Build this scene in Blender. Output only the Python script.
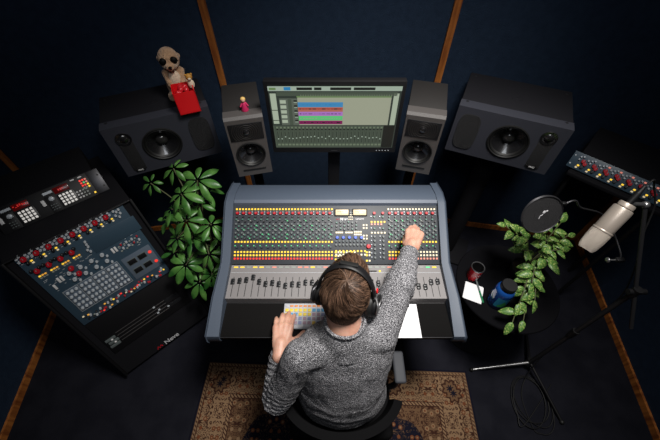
import bpy, bmesh, math, random
from mathutils import Vector, Matrix, noise

for o in list(bpy.data.objects):
    bpy.data.objects.remove(o)
sc = bpy.context.scene
COL = sc.collection
R = math.radians
PI = math.pi

# ------------------------------------------------------------------ camera
cd = bpy.data.cameras.new('camera')
cam = bpy.data.objects.new('camera', cd)
COL.objects.link(cam)
cam.location = (0, 0, 2.17)
cam.rotation_euler = (R(39), 0, 0)
cd.lens = 18.0
cd.sensor_width = 36
cd.clip_start = 0.02
sc.camera = cam

# ------------------------------------------------------------------ world, lights, exposure
w = bpy.data.worlds.new('world')
sc.world = w
w.use_nodes = True
w.node_tree.nodes['Background'].inputs[0].default_value = (0.5, 0.6, 1.0, 1)
w.node_tree.nodes['Background'].inputs[1].default_value = 0.02
sc.view_settings.view_transform = 'Standard'
sc.view_settings.look = 'None'
sc.view_settings.exposure = 0
sc.view_settings.gamma = 1
sc.view_settings.use_curve_mapping = False


def area(name, loc, target, size, power, color, spread=180):
    l = bpy.data.lights.new(name, 'AREA')
    l.shape = 'RECTANGLE'
    l.size, l.size_y = size
    l.energy = power
    l.color = color
    l.spread = R(spread)
    o = bpy.data.objects.new(name, l)
    COL.objects.link(o)
    o.location = loc
    o.rotation_euler = (Vector(target) - Vector(loc)).to_track_quat('-Z', 'Y').to_euler()
    return o


area('softbox_light', (0.55, 0.62, 3.20), (0.16, 0.80, 0.8), (0.6, 0.5), 19.5, (1.0, 0.96, 0.91), 74)
area('room_light', (0.0, -0.3, 3.30), (0, 1.5, 1.0), (0.9, 0.6), 5.5, (0.9, 0.94, 1.0), 130)


# ------------------------------------------------------------------ materials
def lin(c):
    return tuple(((x / 255) / 12.92 if x / 255 <= 0.04045 else ((x / 255 + 0.055) / 1.055) ** 2.4) for x in c)


def mat(name, col, rough=0.5, metal=0.0, emit=None, es=1.0, bump=None, spec=0.5, sheen=0, vary=None, coat=0, sub=0):
    m = bpy.data.materials.new(name)
    m.use_nodes = True
    nt = m.node_tree
    b = nt.nodes['Principled BSDF']
    b.inputs['Base Color'].default_value = (*col, 1)
    b.inputs['Roughness'].default_value = rough
    b.inputs['Metallic'].default_value = metal
    b.inputs['Specular IOR Level'].default_value = spec
    b.inputs['Sheen Weight'].default_value = sheen
    b.inputs['Coat Weight'].default_value = coat
    if sub:
        b.inputs['Subsurface Weight'].default_value = sub
        b.inputs['Subsurface Scale'].default_value = 0.01
    if emit:
        b.inputs['Emission Color'].default_value = (*emit, 1)
        b.inputs['Emission Strength'].default_value = es
    tc = None
    if bump or vary:
        tc = nt.nodes.new('ShaderNodeTexCoord')
    if bump:
        n = nt.nodes.new('ShaderNodeTexNoise')
        n.inputs['Scale'].default_value = bump[0]
        n.inputs['Detail'].default_value = 3
        bp = nt.nodes.new('ShaderNodeBump')
        bp.inputs['Strength'].default_value = bump[1]
        bp.inputs['Distance'].default_value = 0.01
        nt.links.new(tc.outputs['Object'], n.inputs['Vector'])
        nt.links.new(n.outputs['Fac'], bp.inputs['Height'])
        nt.links.new(bp.outputs['Normal'], b.inputs['Normal'])
    if vary:   # (scale, colour2, lo, hi, stretch)
        n = nt.nodes.new('ShaderNodeTexNoise')
        n.inputs['Scale'].default_value = vary[0]
        n.inputs['Detail'].default_value = 4
        mp = nt.nodes.new('ShaderNodeMapping')
        if len(vary) > 4:
            mp.inputs['Scale'].default_value = vary[4]
        r = nt.nodes.new('ShaderNodeMapRange')
        r.inputs['From Min'].default_value = vary[2]
        r.inputs['From Max'].default_value = vary[3]
        mx = nt.nodes.new('ShaderNodeMix')
        mx.data_type = 'RGBA'
        mx.inputs['A'].default_value = (*col, 1)
        mx.inputs['B'].default_value = (*vary[1], 1)
        nt.links.new(tc.outputs['Object'], mp.inputs['Vector'])
        nt.links.new(mp.outputs['Vector'], n.inputs['Vector'])
        nt.links.new(n.outputs['Fac'], r.inputs['Value'])
        nt.links.new(r.outputs['Result'], mx.inputs['Factor'])
        nt.links.new(mx.outputs['Result'], b.inputs['Base Color'])
    return m


M = {}
M['wall'] = mat('navy_fabric', (0.016, 0.029, 0.055), 0.95, bump=(260, 0.5), spec=0.15, vary=(30, (0.020, 0.036, 0.066), 0.35, 0.65))
M['floor'] = mat('dark_carpet', (0.012, 0.0125, 0.018), 0.97, bump=(400, 0.6), spec=0.05, vary=(8, (0.016, 0.0165, 0.023), 0.4, 0.6))
M['ceiling'] = mat('ceiling_paint', (0.03, 0.035, 0.05), 0.9)
M['wood'] = mat('oiled_wood', (0.46, 0.16, 0.035), 0.45, bump=(60, 0.15), vary=(14, (0.20, 0.055, 0.014), 0.4, 0.65, (3, 3, 0.25)))
M['black'] = mat('black_satin', (0.006, 0.006, 0.007), 0.5, spec=0.35)
M['blackmatte'] = mat('black_matte', (0.006, 0.006, 0.008), 0.8, bump=(300, 0.12), spec=0.2)
M['spk'] = mat('speaker_charcoal', (0.032, 0.034, 0.046), 0.6, bump=(500, 0.12))
M['spktop'] = mat('speaker_lid', (0.008, 0.008, 0.011), 0.8, bump=(500, 0.1), spec=0.25)
M['spk2'] = mat('speaker_taupe', (0.070, 0.064, 0.062), 0.5, bump=(500, 0.12))
M['spk2top'] = mat('speaker_brown_black', (0.014, 0.0125, 0.012), 0.7, bump=(500, 0.12))
M['cone'] = mat('woofer_cone', (0.010, 0.010, 0.011), 0.24, spec=0.9, coat=0.5)
M['dome'] = mat('woofer_dome', (0.05, 0.05, 0.05), 0.16, metal=0.6, spec=0.8)
M['rubber'] = mat('rubber_black', (0.007, 0.007, 0.007), 0.55)
M['grille'] = mat('mesh_grille', (0.014, 0.014, 0.016), 0.7, bump=(900, 0.8))
M['steel'] = mat('brushed_steel', (0.45, 0.45, 0.46), 0.35, metal=0.9)
M['darkmetal'] = mat('dark_metal', (0.05, 0.05, 0.055), 0.4, metal=0.7)
M['bluegrey'] = mat('blue_grey_paint', (0.060, 0.079, 0.112), 0.55, bump=(300, 0.05))
M['bluegrey2'] = mat('blue_grey_rail', (0.085, 0.105, 0.145), 0.5)
M['panel'] = mat('console_panel', (0.034, 0.039, 0.047), 0.55)
M['faderp'] = mat('fader_panel_grey', (0.19, 0.18, 0.182), 0.55)
M['slot'] = mat('slot_black', (0.004, 0.004, 0.004), 0.6)
M['leather'] = mat('armrest_black', (0.0055, 0.0052, 0.0052), 0.95, bump=(220, 0.15), spec=0.12)
M['rackblue'] = mat('rack_panel_blue', (0.035, 0.065, 0.095), 0.4)
M['rackblue2'] = mat('rack_panel_slate', (0.10, 0.13, 0.17), 0.4)
M['legend'] = mat('legend_white', (0.5, 0.53, 0.55), 0.5)
M['kred'] = mat('knob_red', (0.45, 0.010, 0.02), 0.4, spec=0.3)
M['kgrey'] = mat('knob_grey', (0.10, 0.12, 0.12), 0.45)
M['klight'] = mat('knob_light', (0.52, 0.56, 0.60), 0.35, metal=0.1)
M['kblack'] = mat('knob_black', (0.012, 0.013, 0.015), 0.35)
M['kblue'] = mat('knob_blue', (0.015, 0.08, 0.48), 0.35)
M['kgreen'] = mat('knob_green', (0.02, 0.20, 0.12), 0.4)
M['kdark'] = mat('knob_dark_teal', (0.02, 0.04, 0.05), 0.4)
M['white'] = mat('white_plastic', (0.7, 0.7, 0.7), 0.4)
M['lyellow'] = mat('lamp_yellow', (0.5, 0.35, 0.02), 0.4, emit=(1.0, 0.62, 0.05), es=0.9)
M['lamber'] = mat('lamp_amber', (0.5, 0.3, 0.05), 0.4, emit=(1.0, 0.45, 0.05), es=0.55)
M['lred'] = mat('lamp_red', (0.5, 0.02, 0.02), 0.4, emit=(1.0, 0.05, 0.03), es=0.8)
M['lpink'] = mat('lamp_pink', (0.5, 0.2, 0.15), 0.4, emit=(1.0, 0.30, 0.22), es=0.45)
M['lcream'] = mat('lamp_cream', (0.6, 0.55, 0.4), 0.4, emit=(1.0, 0.80, 0.5), es=0.35)
M['lgreen'] = mat('lamp_green', (0.1, 0.5, 0.2), 0.4, emit=(0.1, 0.9, 0.35), es=0.35)
M['loff'] = mat('button_offwhite', (0.30, 0.33, 0.30), 0.4)
M['pointer'] = mat('pointer_grey', (0.25, 0.26, 0.26), 0.5)
M['keylit'] = mat('backlit_key', (0.7, 0.7, 0.7), 0.4, emit=(1.0, 0.95, 0.88), es=0.35)
M['vu'] = mat('meter_glow', (0.45, 0.38, 0.25), 0.4, emit=(1.0, 0.76, 0.45), es=0.42)
M['disp'] = mat('display_red_dark', (0.02, 0.001, 0.001), 0.2, emit=(0.12, 0.004, 0.004), es=0.3)
M['dispdig'] = mat('display_digit', (0.3, 0.0, 0.0), 0.3, emit=(1.0, 0.03, 0.02), es=0.3)
M['skin'] = mat('skin', (0.56, 0.32, 0.235), 0.5, bump=(120, 0.1), sub=0.08, vary=(25, (0.48, 0.245, 0.175), 0.4, 0.65))
M['hair'] = mat('hair_brown', (0.050, 0.027, 0.016), 0.62, vary=(22, (0.105, 0.060, 0.036), 0.4, 0.7), spec=0.25)
M['hairlight'] = mat('hair_light_strand', (0.135, 0.075, 0.048), 0.5, spec=0.35)
M['hairdark'] = mat('hair_dark_strand', (0.022, 0.012, 0.008), 0.55, spec=0.25)
M['jeans'] = mat('dark_trousers', (0.012, 0.014, 0.022), 0.9, bump=(500, 0.3))
M['shoe'] = mat('shoe_black', (0.012, 0.012, 0.012), 0.6)
M['paper'] = mat('paper_white', (0.75, 0.75, 0.77), 0.7)
M['alu'] = mat('keyboard_white', (0.42, 0.43, 0.46), 0.5)
M['chair'] = mat('chair_black', (0.004, 0.004, 0.0045), 0.85, bump=(300, 0.1), spec=0.08)
M['padgrey'] = mat('armrest_grey', (0.035, 0.038, 0.046), 0.7)
M['mic'] = mat('champagne_metal', (0.50, 0.435, 0.375), 0.36, metal=0.45)
M['micg'] = mat('mic_grille', (0.58, 0.51, 0.44), 0.5, metal=0.3, bump=(900, 0.6))
M['cable'] = mat('cable_black', (0.007, 0.007, 0.008), 0.6, spec=0.3)
M['tabletop'] = mat('table_black', (0.003, 0.003, 0.004), 0.8, spec=0.06)
M['redplastic'] = mat('glossy_red', (0.80, 0.01, 0.015), 0.3)
M['mugred'] = mat('mug_red', (0.62, 0.016, 0.025), 0.3)
M['fur'] = mat('plush_tan', (0.62, 0.38, 0.22), 0.95, bump=(240, 0.9), vary=(50, (0.34, 0.19, 0.10), 0.4, 0.7), sheen=0.3)
M['furlight'] = mat('plush_cream', (0.85, 0.68, 0.50), 0.95, bump=(240, 0.6))
M['furdark'] = mat('plush_dark', (0.003, 0.003, 0.003), 0.6, spec=0.15)
M['ginger'] = mat('toy_ginger', (0.5, 0.24, 0.04), 0.6)
M['pink'] = mat('toy_pink', (0.5, 0.02, 0.10), 0.5)
M['blond'] = mat('toy_blond', (0.65, 0.42, 0.13), 0.6)
M['soil'] = mat('soil', (0.03, 0.018, 0.01), 0.95, bump=(90, 1.0))
M['pot'] = mat('pot_dark', (0.015, 0.013, 0.013), 0.5)
M['stem'] = mat('stem_brown_green', (0.07, 0.075, 0.03), 0.7)
M['bottleblue'] = mat('bottle_blue', (0.010, 0.07, 0.30), 0.15, spec=0.7, coat=0.5)
M['labelteal'] = mat('label_teal', (0.03, 0.26, 0.45), 0.4)
M['labelgreen'] = mat('label_green', (0.05, 0.36, 0.10), 0.4)
M['pengreen'] = mat('pen_green', (0.01, 0.16, 0.06), 0.3)
M['redtext'] = mat('text_red', (0.45, 0.01, 0.02), 0.4)
M['greytext'] = mat('text_grey', (0.5, 0.5, 0.52), 0.4)


def leaf_mat(name, c1, c2, scale, lo, hi, rough=0.32):
    return mat(name, c1, rough, vary=(scale, c2, lo, hi), spec=0.4, sub=0.0)


M['leaf'] = leaf_mat('leaf_deep_green', (0.024, 0.105, 0.018), (0.12, 0.28, 0.06), 11, 0.38, 0.68, 0.36)
M['leafspot'] = leaf_mat('leaf_spotted', (0.070, 0.165, 0.032), (0.34, 0.42, 0.12), 150, 0.53, 0.63, 0.42)


def knit():
    m = bpy.data.materials.new('heather_grey_knit')
    m.use_nodes = True
    nt = m.node_tree
    b = nt.nodes['Principled BSDF']
    b.inputs['Roughness'].default_value = 0.95
    b.inputs['Specular IOR Level'].default_value = 0.1
    tc = nt.nodes.new('ShaderNodeTexCoord')
    n = nt.nodes.new('ShaderNodeTexNoise')
    n.inputs['Scale'].default_value = 330
    n.inputs['Detail'].default_value = 3
    n.inputs['Roughness'].default_value = 0.7
    v = nt.nodes.new('ShaderNodeTexVoronoi')
    v.inputs['Scale'].default_value = 260
    r = nt.nodes.new('ShaderNodeValToRGB')
    e = r.color_ramp.elements
    e[0].position = 0.38
    e[0].color = (0.012, 0.012, 0.015, 1)
    e[1].position = 0.64
    e[1].color = (0.58, 0.575, 0.605, 1)
    k = e.new(0.5)
    k.color = (0.118, 0.118, 0.127, 1)
    bp = nt.nodes.new('ShaderNodeBump')
    bp.inputs['Strength'].default_value = 0.8
    bp.inputs['Distance'].default_value = 0.004
    for t in (n, v):
        nt.links.new(tc.outputs['Object'], t.inputs['Vector'])
    nt.links.new(n.outputs['Fac'], r.inputs['Fac'])
    nt.links.new(r.outputs['Color'], b.inputs['Base Color'])
    nt.links.new(v.outputs['Distance'], bp.inputs['Height'])
    nt.links.new(bp.outputs['Normal'], b.inputs['Normal'])
    return m


M['knit'] = knit()


# ------------------------------------------------------------------ object helpers
def link(o, parent=None):
    COL.objects.link(o)
    if parent is not None:
        o.parent = parent
    return o


def empty(name, loc=(0, 0, 0), rz=0):
    o = bpy.data.objects.new(name, None)
    o.empty_display_size = 0.05
    o.location = loc
    o.rotation_euler = (0, 0, rz)
    return link(o)


def tag(o, label, cat, group=None, kind=None):
    o['label'] = label
    o['category'] = cat
    if group:
        o['group'] = group
    if kind:
        o['kind'] = kind
    return o


class MB:
    """collects shapes in one bmesh"""

    def __init__(self, mx=None):
        self.bm = bmesh.new()
        self.mx = mx or Matrix.Identity(4)

    def _fin(self, verts, mi=0, extra=None):
        m = self.mx @ extra if extra is not None else self.mx
        bmesh.ops.transform(self.bm, matrix=m, verts=verts)
        if mi:
            fs = set(f for v in verts for f in v.link_faces)
            for f in fs:
                f.material_index = mi
        return verts

    def box(self, c, s, rot=None, bev=0.0, mi=0, seg=2):
        vs = bmesh.ops.create_cube(self.bm, size=1)['verts']
        bmesh.ops.transform(self.bm, matrix=Matrix.Diagonal((*s, 1)), verts=vs)
        if bev:
            es = list(set(e for v in vs for e in v.link_edges))
            r = bmesh.ops.bevel(self.bm, geom=es, offset=bev, segments=seg, profile=0.5, affect='EDGES')
            vs = list(set(v for f in r['faces'] for v in f.verts) | set(v for v in vs if v.is_valid))
        t = Matrix.Translation(c)
        if rot is not None:
            t = t @ rot
        return self._fin(vs, mi, t)

    def cyl(self, p0, p1, r0, r1=None, seg=20, mi=0, caps=True):
        p0, p1 = Vector(p0), Vector(p1)
        r1 = r0 if r1 is None else r1
        d = p1 - p0
        vs = bmesh.ops.create_cone(self.bm, cap_ends=caps, segments=seg, radius1=r0, radius2=r1, depth=d.length)['verts']
        t = Matrix.Translation((p0 + p1) / 2) @ d.to_track_quat('Z', 'Y').to_matrix().to_4x4()
        return self._fin(vs, mi, t)

    def ball(self, c, r, rot=None, seg=20, mi=0):
        if not hasattr(r, '__len__'):
            r = (r, r, r)
        vs = bmesh.ops.create_uvsphere(self.bm, u_segments=seg, v_segments=max(6, seg // 2 + 2), radius=1)['verts']
        t = Matrix.Translation(c)
        if rot is not None:
            t = t @ rot
        return self._fin(vs, mi, t @ Matrix.Diagonal((*r, 1)))

    def capsule(self, p0, p1, r0, r1, seg=18, mi=0):
        self.cyl(p0, p1, r0, r1, seg, mi)
        self.ball(p0, r0, seg=seg, mi=mi)
        self.ball(p1, r1, seg=seg, mi=mi)

    def lathe(self, prof, seg=32, mx=None, mi=0, caps=True):
        """profile [(radius, height)] about z"""
        rings = []
        allv = []
        for r, h in prof:
            ring = [self.bm.verts.new((r * math.cos(2 * PI * k / seg), r * math.sin(2 * PI * k / seg), h)) for k in range(seg)]
            rings.append(ring)
            allv += ring
        for a, b in zip(rings, rings[1:]):
            for k in range(seg):
                f = self.bm.faces.new((a[k], a[(k + 1) % seg], b[(k + 1) % seg], b[k]))
                f.material_index = mi
        if caps:
            if prof[0][0] > 1e-5:
                self.bm.faces.new(list(reversed(rings[0]))).material_index = mi
            if prof[-1][0] > 1e-5:
                self.bm.faces.new(rings[-1]).material_index = mi
        return self._fin(allv, mi, mx)

    def prism(self, poly, a, b, axis='x', mi=0):
        """polygon extruded along axis from a to b"""
        def P(u, v, t):
            return {'x': (t, u, v), 'y': (u, t, v), 'z': (u, v, t)}[axis]
        v0 = [self.bm.verts.new(P(u, v, a)) for u, v in poly]
        v1 = [self.bm.verts.new(P(u, v, b)) for u, v in poly]
        n = len(poly)
        self.bm.faces.new(v0)
        self.bm.faces.new(list(reversed(v1)))
        for k in range(n):
            self.bm.faces.new((v0[k], v0[(k + 1) % n], v1[(k + 1) % n], v1[k]))
        return self._fin(v0 + v1, mi)

    def loft(self, rings, seg=28, mi=0):
        """rings: (centre, xdir, ydir, rx, ry)"""
        rs = []
        for c, xd, yd, rx, ry in rings:
            c, xd, yd = Vector(c), Vector(xd).normalized(), Vector(yd).normalized()
            rs.append([self.bm.verts.new(c + xd * rx * math.cos(2 * PI * k / seg) + yd * ry * math.sin(2 * PI * k / seg)) for k in range(seg)])
        for a, b in zip(rs, rs[1:]):
            for k in range(seg):
                self.bm.faces.new((a[k], a[(k + 1) % seg], b[(k + 1) % seg], b[k]))
        self.bm.faces.new(list(reversed(rs[0])))
        self.bm.faces.new(rs[-1])
        return self._fin([v for r in rs for v in r], mi)

    def tube(self, pts, rad, seg=8, mi=0, closed=False):
        pts = [Vector(p) for p in pts]
        n = len(pts)
        rings = []
        prev = None
        for i, p in enumerate(pts):
            if closed:
                t = pts[(i + 1) % n] - pts[i - 1]
            else:
                t = pts[min(i + 1, n - 1)] - pts[max(i - 1, 0)]
            t.normalize()
            if prev is None:
                u = t.orthogonal().normalized()
            else:
                u = (prev - t * prev.dot(t)).normalized()
            prev = u
            v = t.cross(u)
            r = rad(i / (n - 1)) if callable(rad) else rad
            rings.append([self.bm.verts.new(p + (u * math.cos(2 * PI * k / seg) + v * math.sin(2 * PI * k / seg)) * r) for k in range(seg)])
        pairs = list(zip(rings, rings[1:]))
        if closed:
            pairs.append((rings[-1], rings[0]))
        for a, b in pairs:
            for k in range(seg):
                self.bm.faces.new((a[k], a[(k + 1) % seg], b[(k + 1) % seg], b[k]))
        if not closed:
            self.bm.faces.new(list(reversed(rings[0])))
            self.bm.faces.new(rings[-1])
        return self._fin([v for r in rings for v in r], mi)

    def build(self, name, mats, parent=None, smooth=35, mx=None):
        bmesh.ops.recalc_face_normals(self.bm, faces=self.bm.faces)
        me = bpy.data.meshes.new(name)
        self.bm.to_mesh(me)
        self.bm.free()
        if not isinstance(mats, (list, tuple)):
            mats = [mats]
        for m in mats:
            me.materials.append(M[m] if isinstance(m, str) else m)
        if smooth:
            me.shade_smooth()
            try:
                me.set_sharp_from_angle(angle=R(smooth))
            except Exception:
                pass
        o = bpy.data.objects.new(name, me)
        link(o, parent)
        if mx is not None:
            o.matrix_local = mx
        return o


def bez(pts, n=12):
    """Catmull-Rom through the points"""
    pts = [Vector(p) for p in pts]
    P = [pts[0] * 2 - pts[1]] + pts + [pts[-1] * 2 - pts[-2]]
    out = []
    for i in range(1, len(P) - 2):
        a, b, c, d = P[i - 1], P[i], P[i + 1], P[i + 2]
        for k in range(n):
            t = k / n
            out.append(0.5 * ((2 * b) + (c - a) * t + (2 * a - 5 * b + 4 * c - d) * t * t + (3 * b - a - 3 * c + d) * t ** 3))
    out.append(pts[-1])
    return out


def copyto(o, parent, mx):
    c = o.copy()
    COL.objects.link(c)
    c.parent = parent
    c.matrix_local = mx
    return c


def text(name, s, size, m, parent, mx, bold=0.0):
    cu = bpy.data.curves.new(name, 'FONT')
    cu.body = s
    cu.size = size
    cu.extrude = 0.0004
    cu.offset = bold
    cu.align_x = 'CENTER'
    cu.align_y = 'CENTER'
    cu.materials.append(M[m])
    t = bpy.data.objects.new(name, cu)
    COL.objects.link(t)
    dg = bpy.context.evaluated_depsgraph_get()
    me = bpy.data.meshes.new_from_object(t.evaluated_get(dg))
    bpy.data.objects.remove(t)
    o = bpy.data.objects.new(name, me)
    link(o, parent)
    o.matrix_local = mx
    return o


def face_mx(loc, yaw, pitch):
    """x right, y up the face, z out of the face"""
    return Matrix.Translation(loc) @ Matrix.Rotation(yaw, 4, 'Z') @ Matrix.Rotation(pitch, 4, 'X')


def T(x, y, z=0):
    return Matrix.Translation((x, y, z))


# ------------------------------------------------------------------ room shell
def struct(o):
    o['kind'] = 'structure'
    return o


PL = [(-1.51, -1.8), (-1.79, 0.2), (-1.98, 1.56), (-0.61, 1.8), (0.61, 1.8), (1.98, 1.56), (1.79, 0.2), (1.51, -1.8)]
CE = 3.45
b = MB()
b.prism(PL, -0.05, 0, 'z')
struct(b.build('floor', 'floor', smooth=0))
b = MB()
b.prism(PL, CE, CE + 0.05, 'z')
struct(b.build('ceiling', 'ceiling', smooth=0))


def wall(name, p, q):
    p, q = Vector((*p, 0)), Vector((*q, 0))
    d = (q - p).normalized()
    n = Vector((-d.y, d.x, 0))
    mid = (p + q) / 2
    if n.dot(mid - Vector((0, 0, 0))) < 0:
        n = -n
    b = MB()
    b.prism([(v.x, v.y) for v in (p, q, q + n * 0.1, p + n * 0.1)], 0, CE, 'z')
    return struct(b.build(name, 'wall', smooth=0))


names = ['wall_left_rear', 'wall_left', 'wall_back_left', 'wall_back', 'wall_back_right', 'wall_right', 'wall_right_rear', 'wall_front']
for k, nm in enumerate(names):
    if nm in ('wall_left_rear', 'wall_right_rear'):
        pass
    wall(nm, PL[k], PL[(k + 1) % 8])

ROOMC = Vector((0, 0.3, 0))


def board(name, p, q, h=0.045, th=0.014):
    p, q = Vector((*p, 0)), Vector((*q, 0))
    d = (q - p).normalized()
    n = Vector((-d.y, d.x, 0))
    if n.dot(ROOMC - (p + q) / 2) < 0:
        n = -n
    b = MB()
    b.prism([(v.x, v.y) for v in (p, q, q + n * th, p + n * th)], 0.0, h, 'z')
    return struct(b.build(name, 'wood', smooth=0))


for k, nm in enumerate(['baseboard_left_rear', 'baseboard_left', 'baseboard_back_left', 'baseboard_back', 'baseboard_back_right', 'baseboard_right', 'baseboard_right_rear']):
    board(nm, PL[k], PL[k + 1])
for k, (x, y, rz) in enumerate([(-0.61, 1.792, 0), (0.61, 1.792, 0), (-1.968, 1.545, 0.7), (1.968, 1.545, -0.7)]):
    b = MB()
    b.box((0, 0, CE / 2 + 0.01), (0.036, 0.016, CE - 0.03), bev=0.002)
    o = struct(b.build('trim_%d' % (k + 1), 'wood', smooth=0))
    o.location = (x, y, 0)
    o.rotation_euler = (0, 0, rz)


# ------------------------------------------------------------------ rug
def rug_material():
    m = bpy.data.materials.new('persian_rug')
    m.use_nodes = True
    nt = m.node_tree
    N, L = nt.nodes, nt.links
    bs = N['Principled BSDF']
    bs.inputs['Roughness'].default_value = 0.95
    bs.inputs['Specular IOR Level'].default_value = 0.1

    def val(x):
        n = N.new('ShaderNodeValue')
        n.outputs[0].default_value = x
        return n.outputs[0]

    def mth(op, a, b=None, c=None):
        n = N.new('ShaderNodeMath')
        n.operation = op
        for i, x in enumerate((a, b, c)):
            if x is None:
                continue
            if isinstance(x, (int, float)):
                n.inputs[i].default_value = x
            else:
                L.new(x, n.inputs[i])
        return n.outputs[0]

    def mix(f, a, b):
        n = N.new('ShaderNodeMix')
        n.data_type = 'RGBA'
        L.new(f, n.inputs['Factor'])
        for s, x in (('A', a), ('B', b)):
            if isinstance(x, tuple):
                n.inputs[s].default_value = (*x, 1)
            else:
                L.new(x, n.inputs[s])
        return n.outputs['Result']
    tc = N.new('ShaderNodeTexCoord')
    sp = N.new('ShaderNodeSeparateXYZ')
    L.new(tc.outputs['Object'], sp.inputs[0])
    X, Y = sp.outputs[0], sp.outputs[1]
    HW, HH = 0.80, 1.15
    dx = mth('SUBTRACT', HW, mth('ABSOLUTE', X))
    dy = mth('SUBTRACT', HH, mth('ABSOLUTE', Y))
    d = mth('MINIMUM', dx, dy)
    # mirrored coordinates keep the ornament symmetric
    ax = mth('PINGPONG', X, 0.11)
    ay = mth('PINGPONG', Y, 0.11)
    cv = N.new('ShaderNodeCombineXYZ')
    L.new(ax, cv.inputs[0])
    L.new(ay, cv.inputs[1])
    wv = N.new('ShaderNodeTexNoise')
    wv.inputs['Scale'].default_value = 21
    wv.inputs['Detail'].default_value = 1.5
    wv.inputs['Distortion'].default_value = 1.6
    L.new(cv.outputs[0], wv.inputs['Vector'])
    # scroll lines: thin bands of the noise
    sl = mth('ABSOLUTE', mth('SUBTRACT', mth('FRACT', mth('MULTIPLY', wv.outputs['Fac'], 7.0)), 0.5))
    scroll = mth('LESS_THAN', sl, 0.20)
    vo = N.new('ShaderNodeTexVoronoi')
    vo.inputs['Scale'].default_value = 26
    L.new(cv.outputs[0], vo.inputs['Vector'])
    flower = mth('LESS_THAN', vo.outputs['Distance'], 0.30)
    fl2 = mth('LESS_THAN', vo.outputs['Distance'], 0.15)
    beige = (0.25, 0.155, 0.088)
    tan = (0.14, 0.078, 0.042)
    brown = (0.045, 0.018, 0.012)
    navy = (0.008, 0.008, 0.016)
    rust = (0.15, 0.05, 0.022)
    border = mix(scroll, beige, brown)
    border = mix(flower, border, rust)
    border = mix(fl2, border, beige)
    # rosettes in the border, spaced along it
    rx = mth('SUBTRACT', mth('PINGPONG', mth('ADD', X, 0.0), 0.17), 0.0)
    ry = mth('SUBTRACT', mth('PINGPONG', mth('ADD', Y, 0.0), 0.17), 0.0)
    along = mth('ADD', mth('MULTIPLY', mth('LESS_THAN', dx, dy), ry), mth('MULTIPLY', mth('GREATER_THAN', dx, dy), rx))
    cr = mth('SQRT', mth('ADD', mth('POWER', along, 2), mth('POWER', mth('SUBTRACT', d, 0.105), 2)))
    ang = mth('ARCTAN2', along, mth('SUBTRACT', d, 0.105))
    pet = mth('MULTIPLY', mth('COSINE', mth('MULTIPLY', ang, 8)), 0.007)
    crp = mth('ADD', cr, pet)
    r1 = mth('LESS_THAN', crp, 0.048)
    r2 = mth('LESS_THAN', crp, 0.036)
    r3 = mth('LESS_THAN', crp, 0.016)
    border = mix(r1, border, brown)
    border = mix(r2, border, tan)
    border = mix(r3, border, navy)
    # field
    fcol = mix(scroll, tan, brown)
    fcol = mix(flower, fcol, beige)
    fcol = mix(fl2, fcol, rust)
    ncol = mix(flower, navy, rust)
    ncol = mix(fl2, ncol, beige)
    ncol = mix(mth('LESS_THAN', sl, 0.06), ncol, tan)
    # dark central ground with lobed outline
    ex = mth('DIVIDE', mth('ABSOLUTE', X), 0.90)
    ey = mth('DIVIDE', mth('ABSOLUTE', Y), 1.55)
    ee = mth('ADD', mth('ADD', ex, ey), mth('MULTIPLY', mth('COSINE', mth('MULTIPLY', ex, 18)), 0.05))
    dark = mth('LESS_THAN', ee, 1.0)
    field = mix(dark, fcol, ncol)
    col = mix(mth('GREATER_THAN', d, 0.205), border, field)
    # guard stripes
    def band(a, b_, c, col):
        f = mth('MULTIPLY', mth('GREATER_THAN', d, a), mth('LESS_THAN', d, b_))
        return mix(f, col, c)
    col = band(0.0, 0.012, navy, col)
    col = band(0.012, 0.030, tan, col)
    dots = mth('LESS_THAN', mth('PINGPONG', mth('ADD', X, Y), 0.010), 0.004)
    gd = mix(dots, beige, brown)
    f = mth('MULTIPLY', mth('GREATER_THAN', d, 0.016), mth('LESS_THAN', d, 0.026))
    col = mix(f, col, gd)
    col = band(0.030, 0.034, brown, col)
    col = band(0.180, 0.184, brown, col)
    f = mth('MULTIPLY', mth('GREATER_THAN', d, 0.184), mth('LESS_THAN', d, 0.200))
    col = mix(f, col, gd)
    col = band(0.200, 0.205, brown, col)
    L.new(col, bs.inputs['Base Color'])
    n2 = N.new('ShaderNodeTexNoise')
    n2.inputs['Scale'].default_value = 350
    L.new(tc.outputs['Object'], n2.inputs['Vector'])
    bp = N.new('ShaderNodeBump')
    bp.inputs['Strength'].default_value = 0.6
    bp.inputs['Distance'].default_value = 0.01
    L.new(n2.outputs['Fac'], bp.inputs['Height'])
    L.new(bp.outputs['Normal'], bs.inputs['Normal'])
    return m


b = MB()
b.box((0, 0, 0.005), (1.6, 2.3, 0.010), bev=0.003)
rug = b.build('persian_rug', rug_material(), smooth=0)
rug.location = (-0.005, -0.562, 0)
rug.rotation_euler = (0, 0, R(-2.2))
tag(rug, 'beige and dark navy patterned rug on the floor under the desk chair', 'rug')


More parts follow.
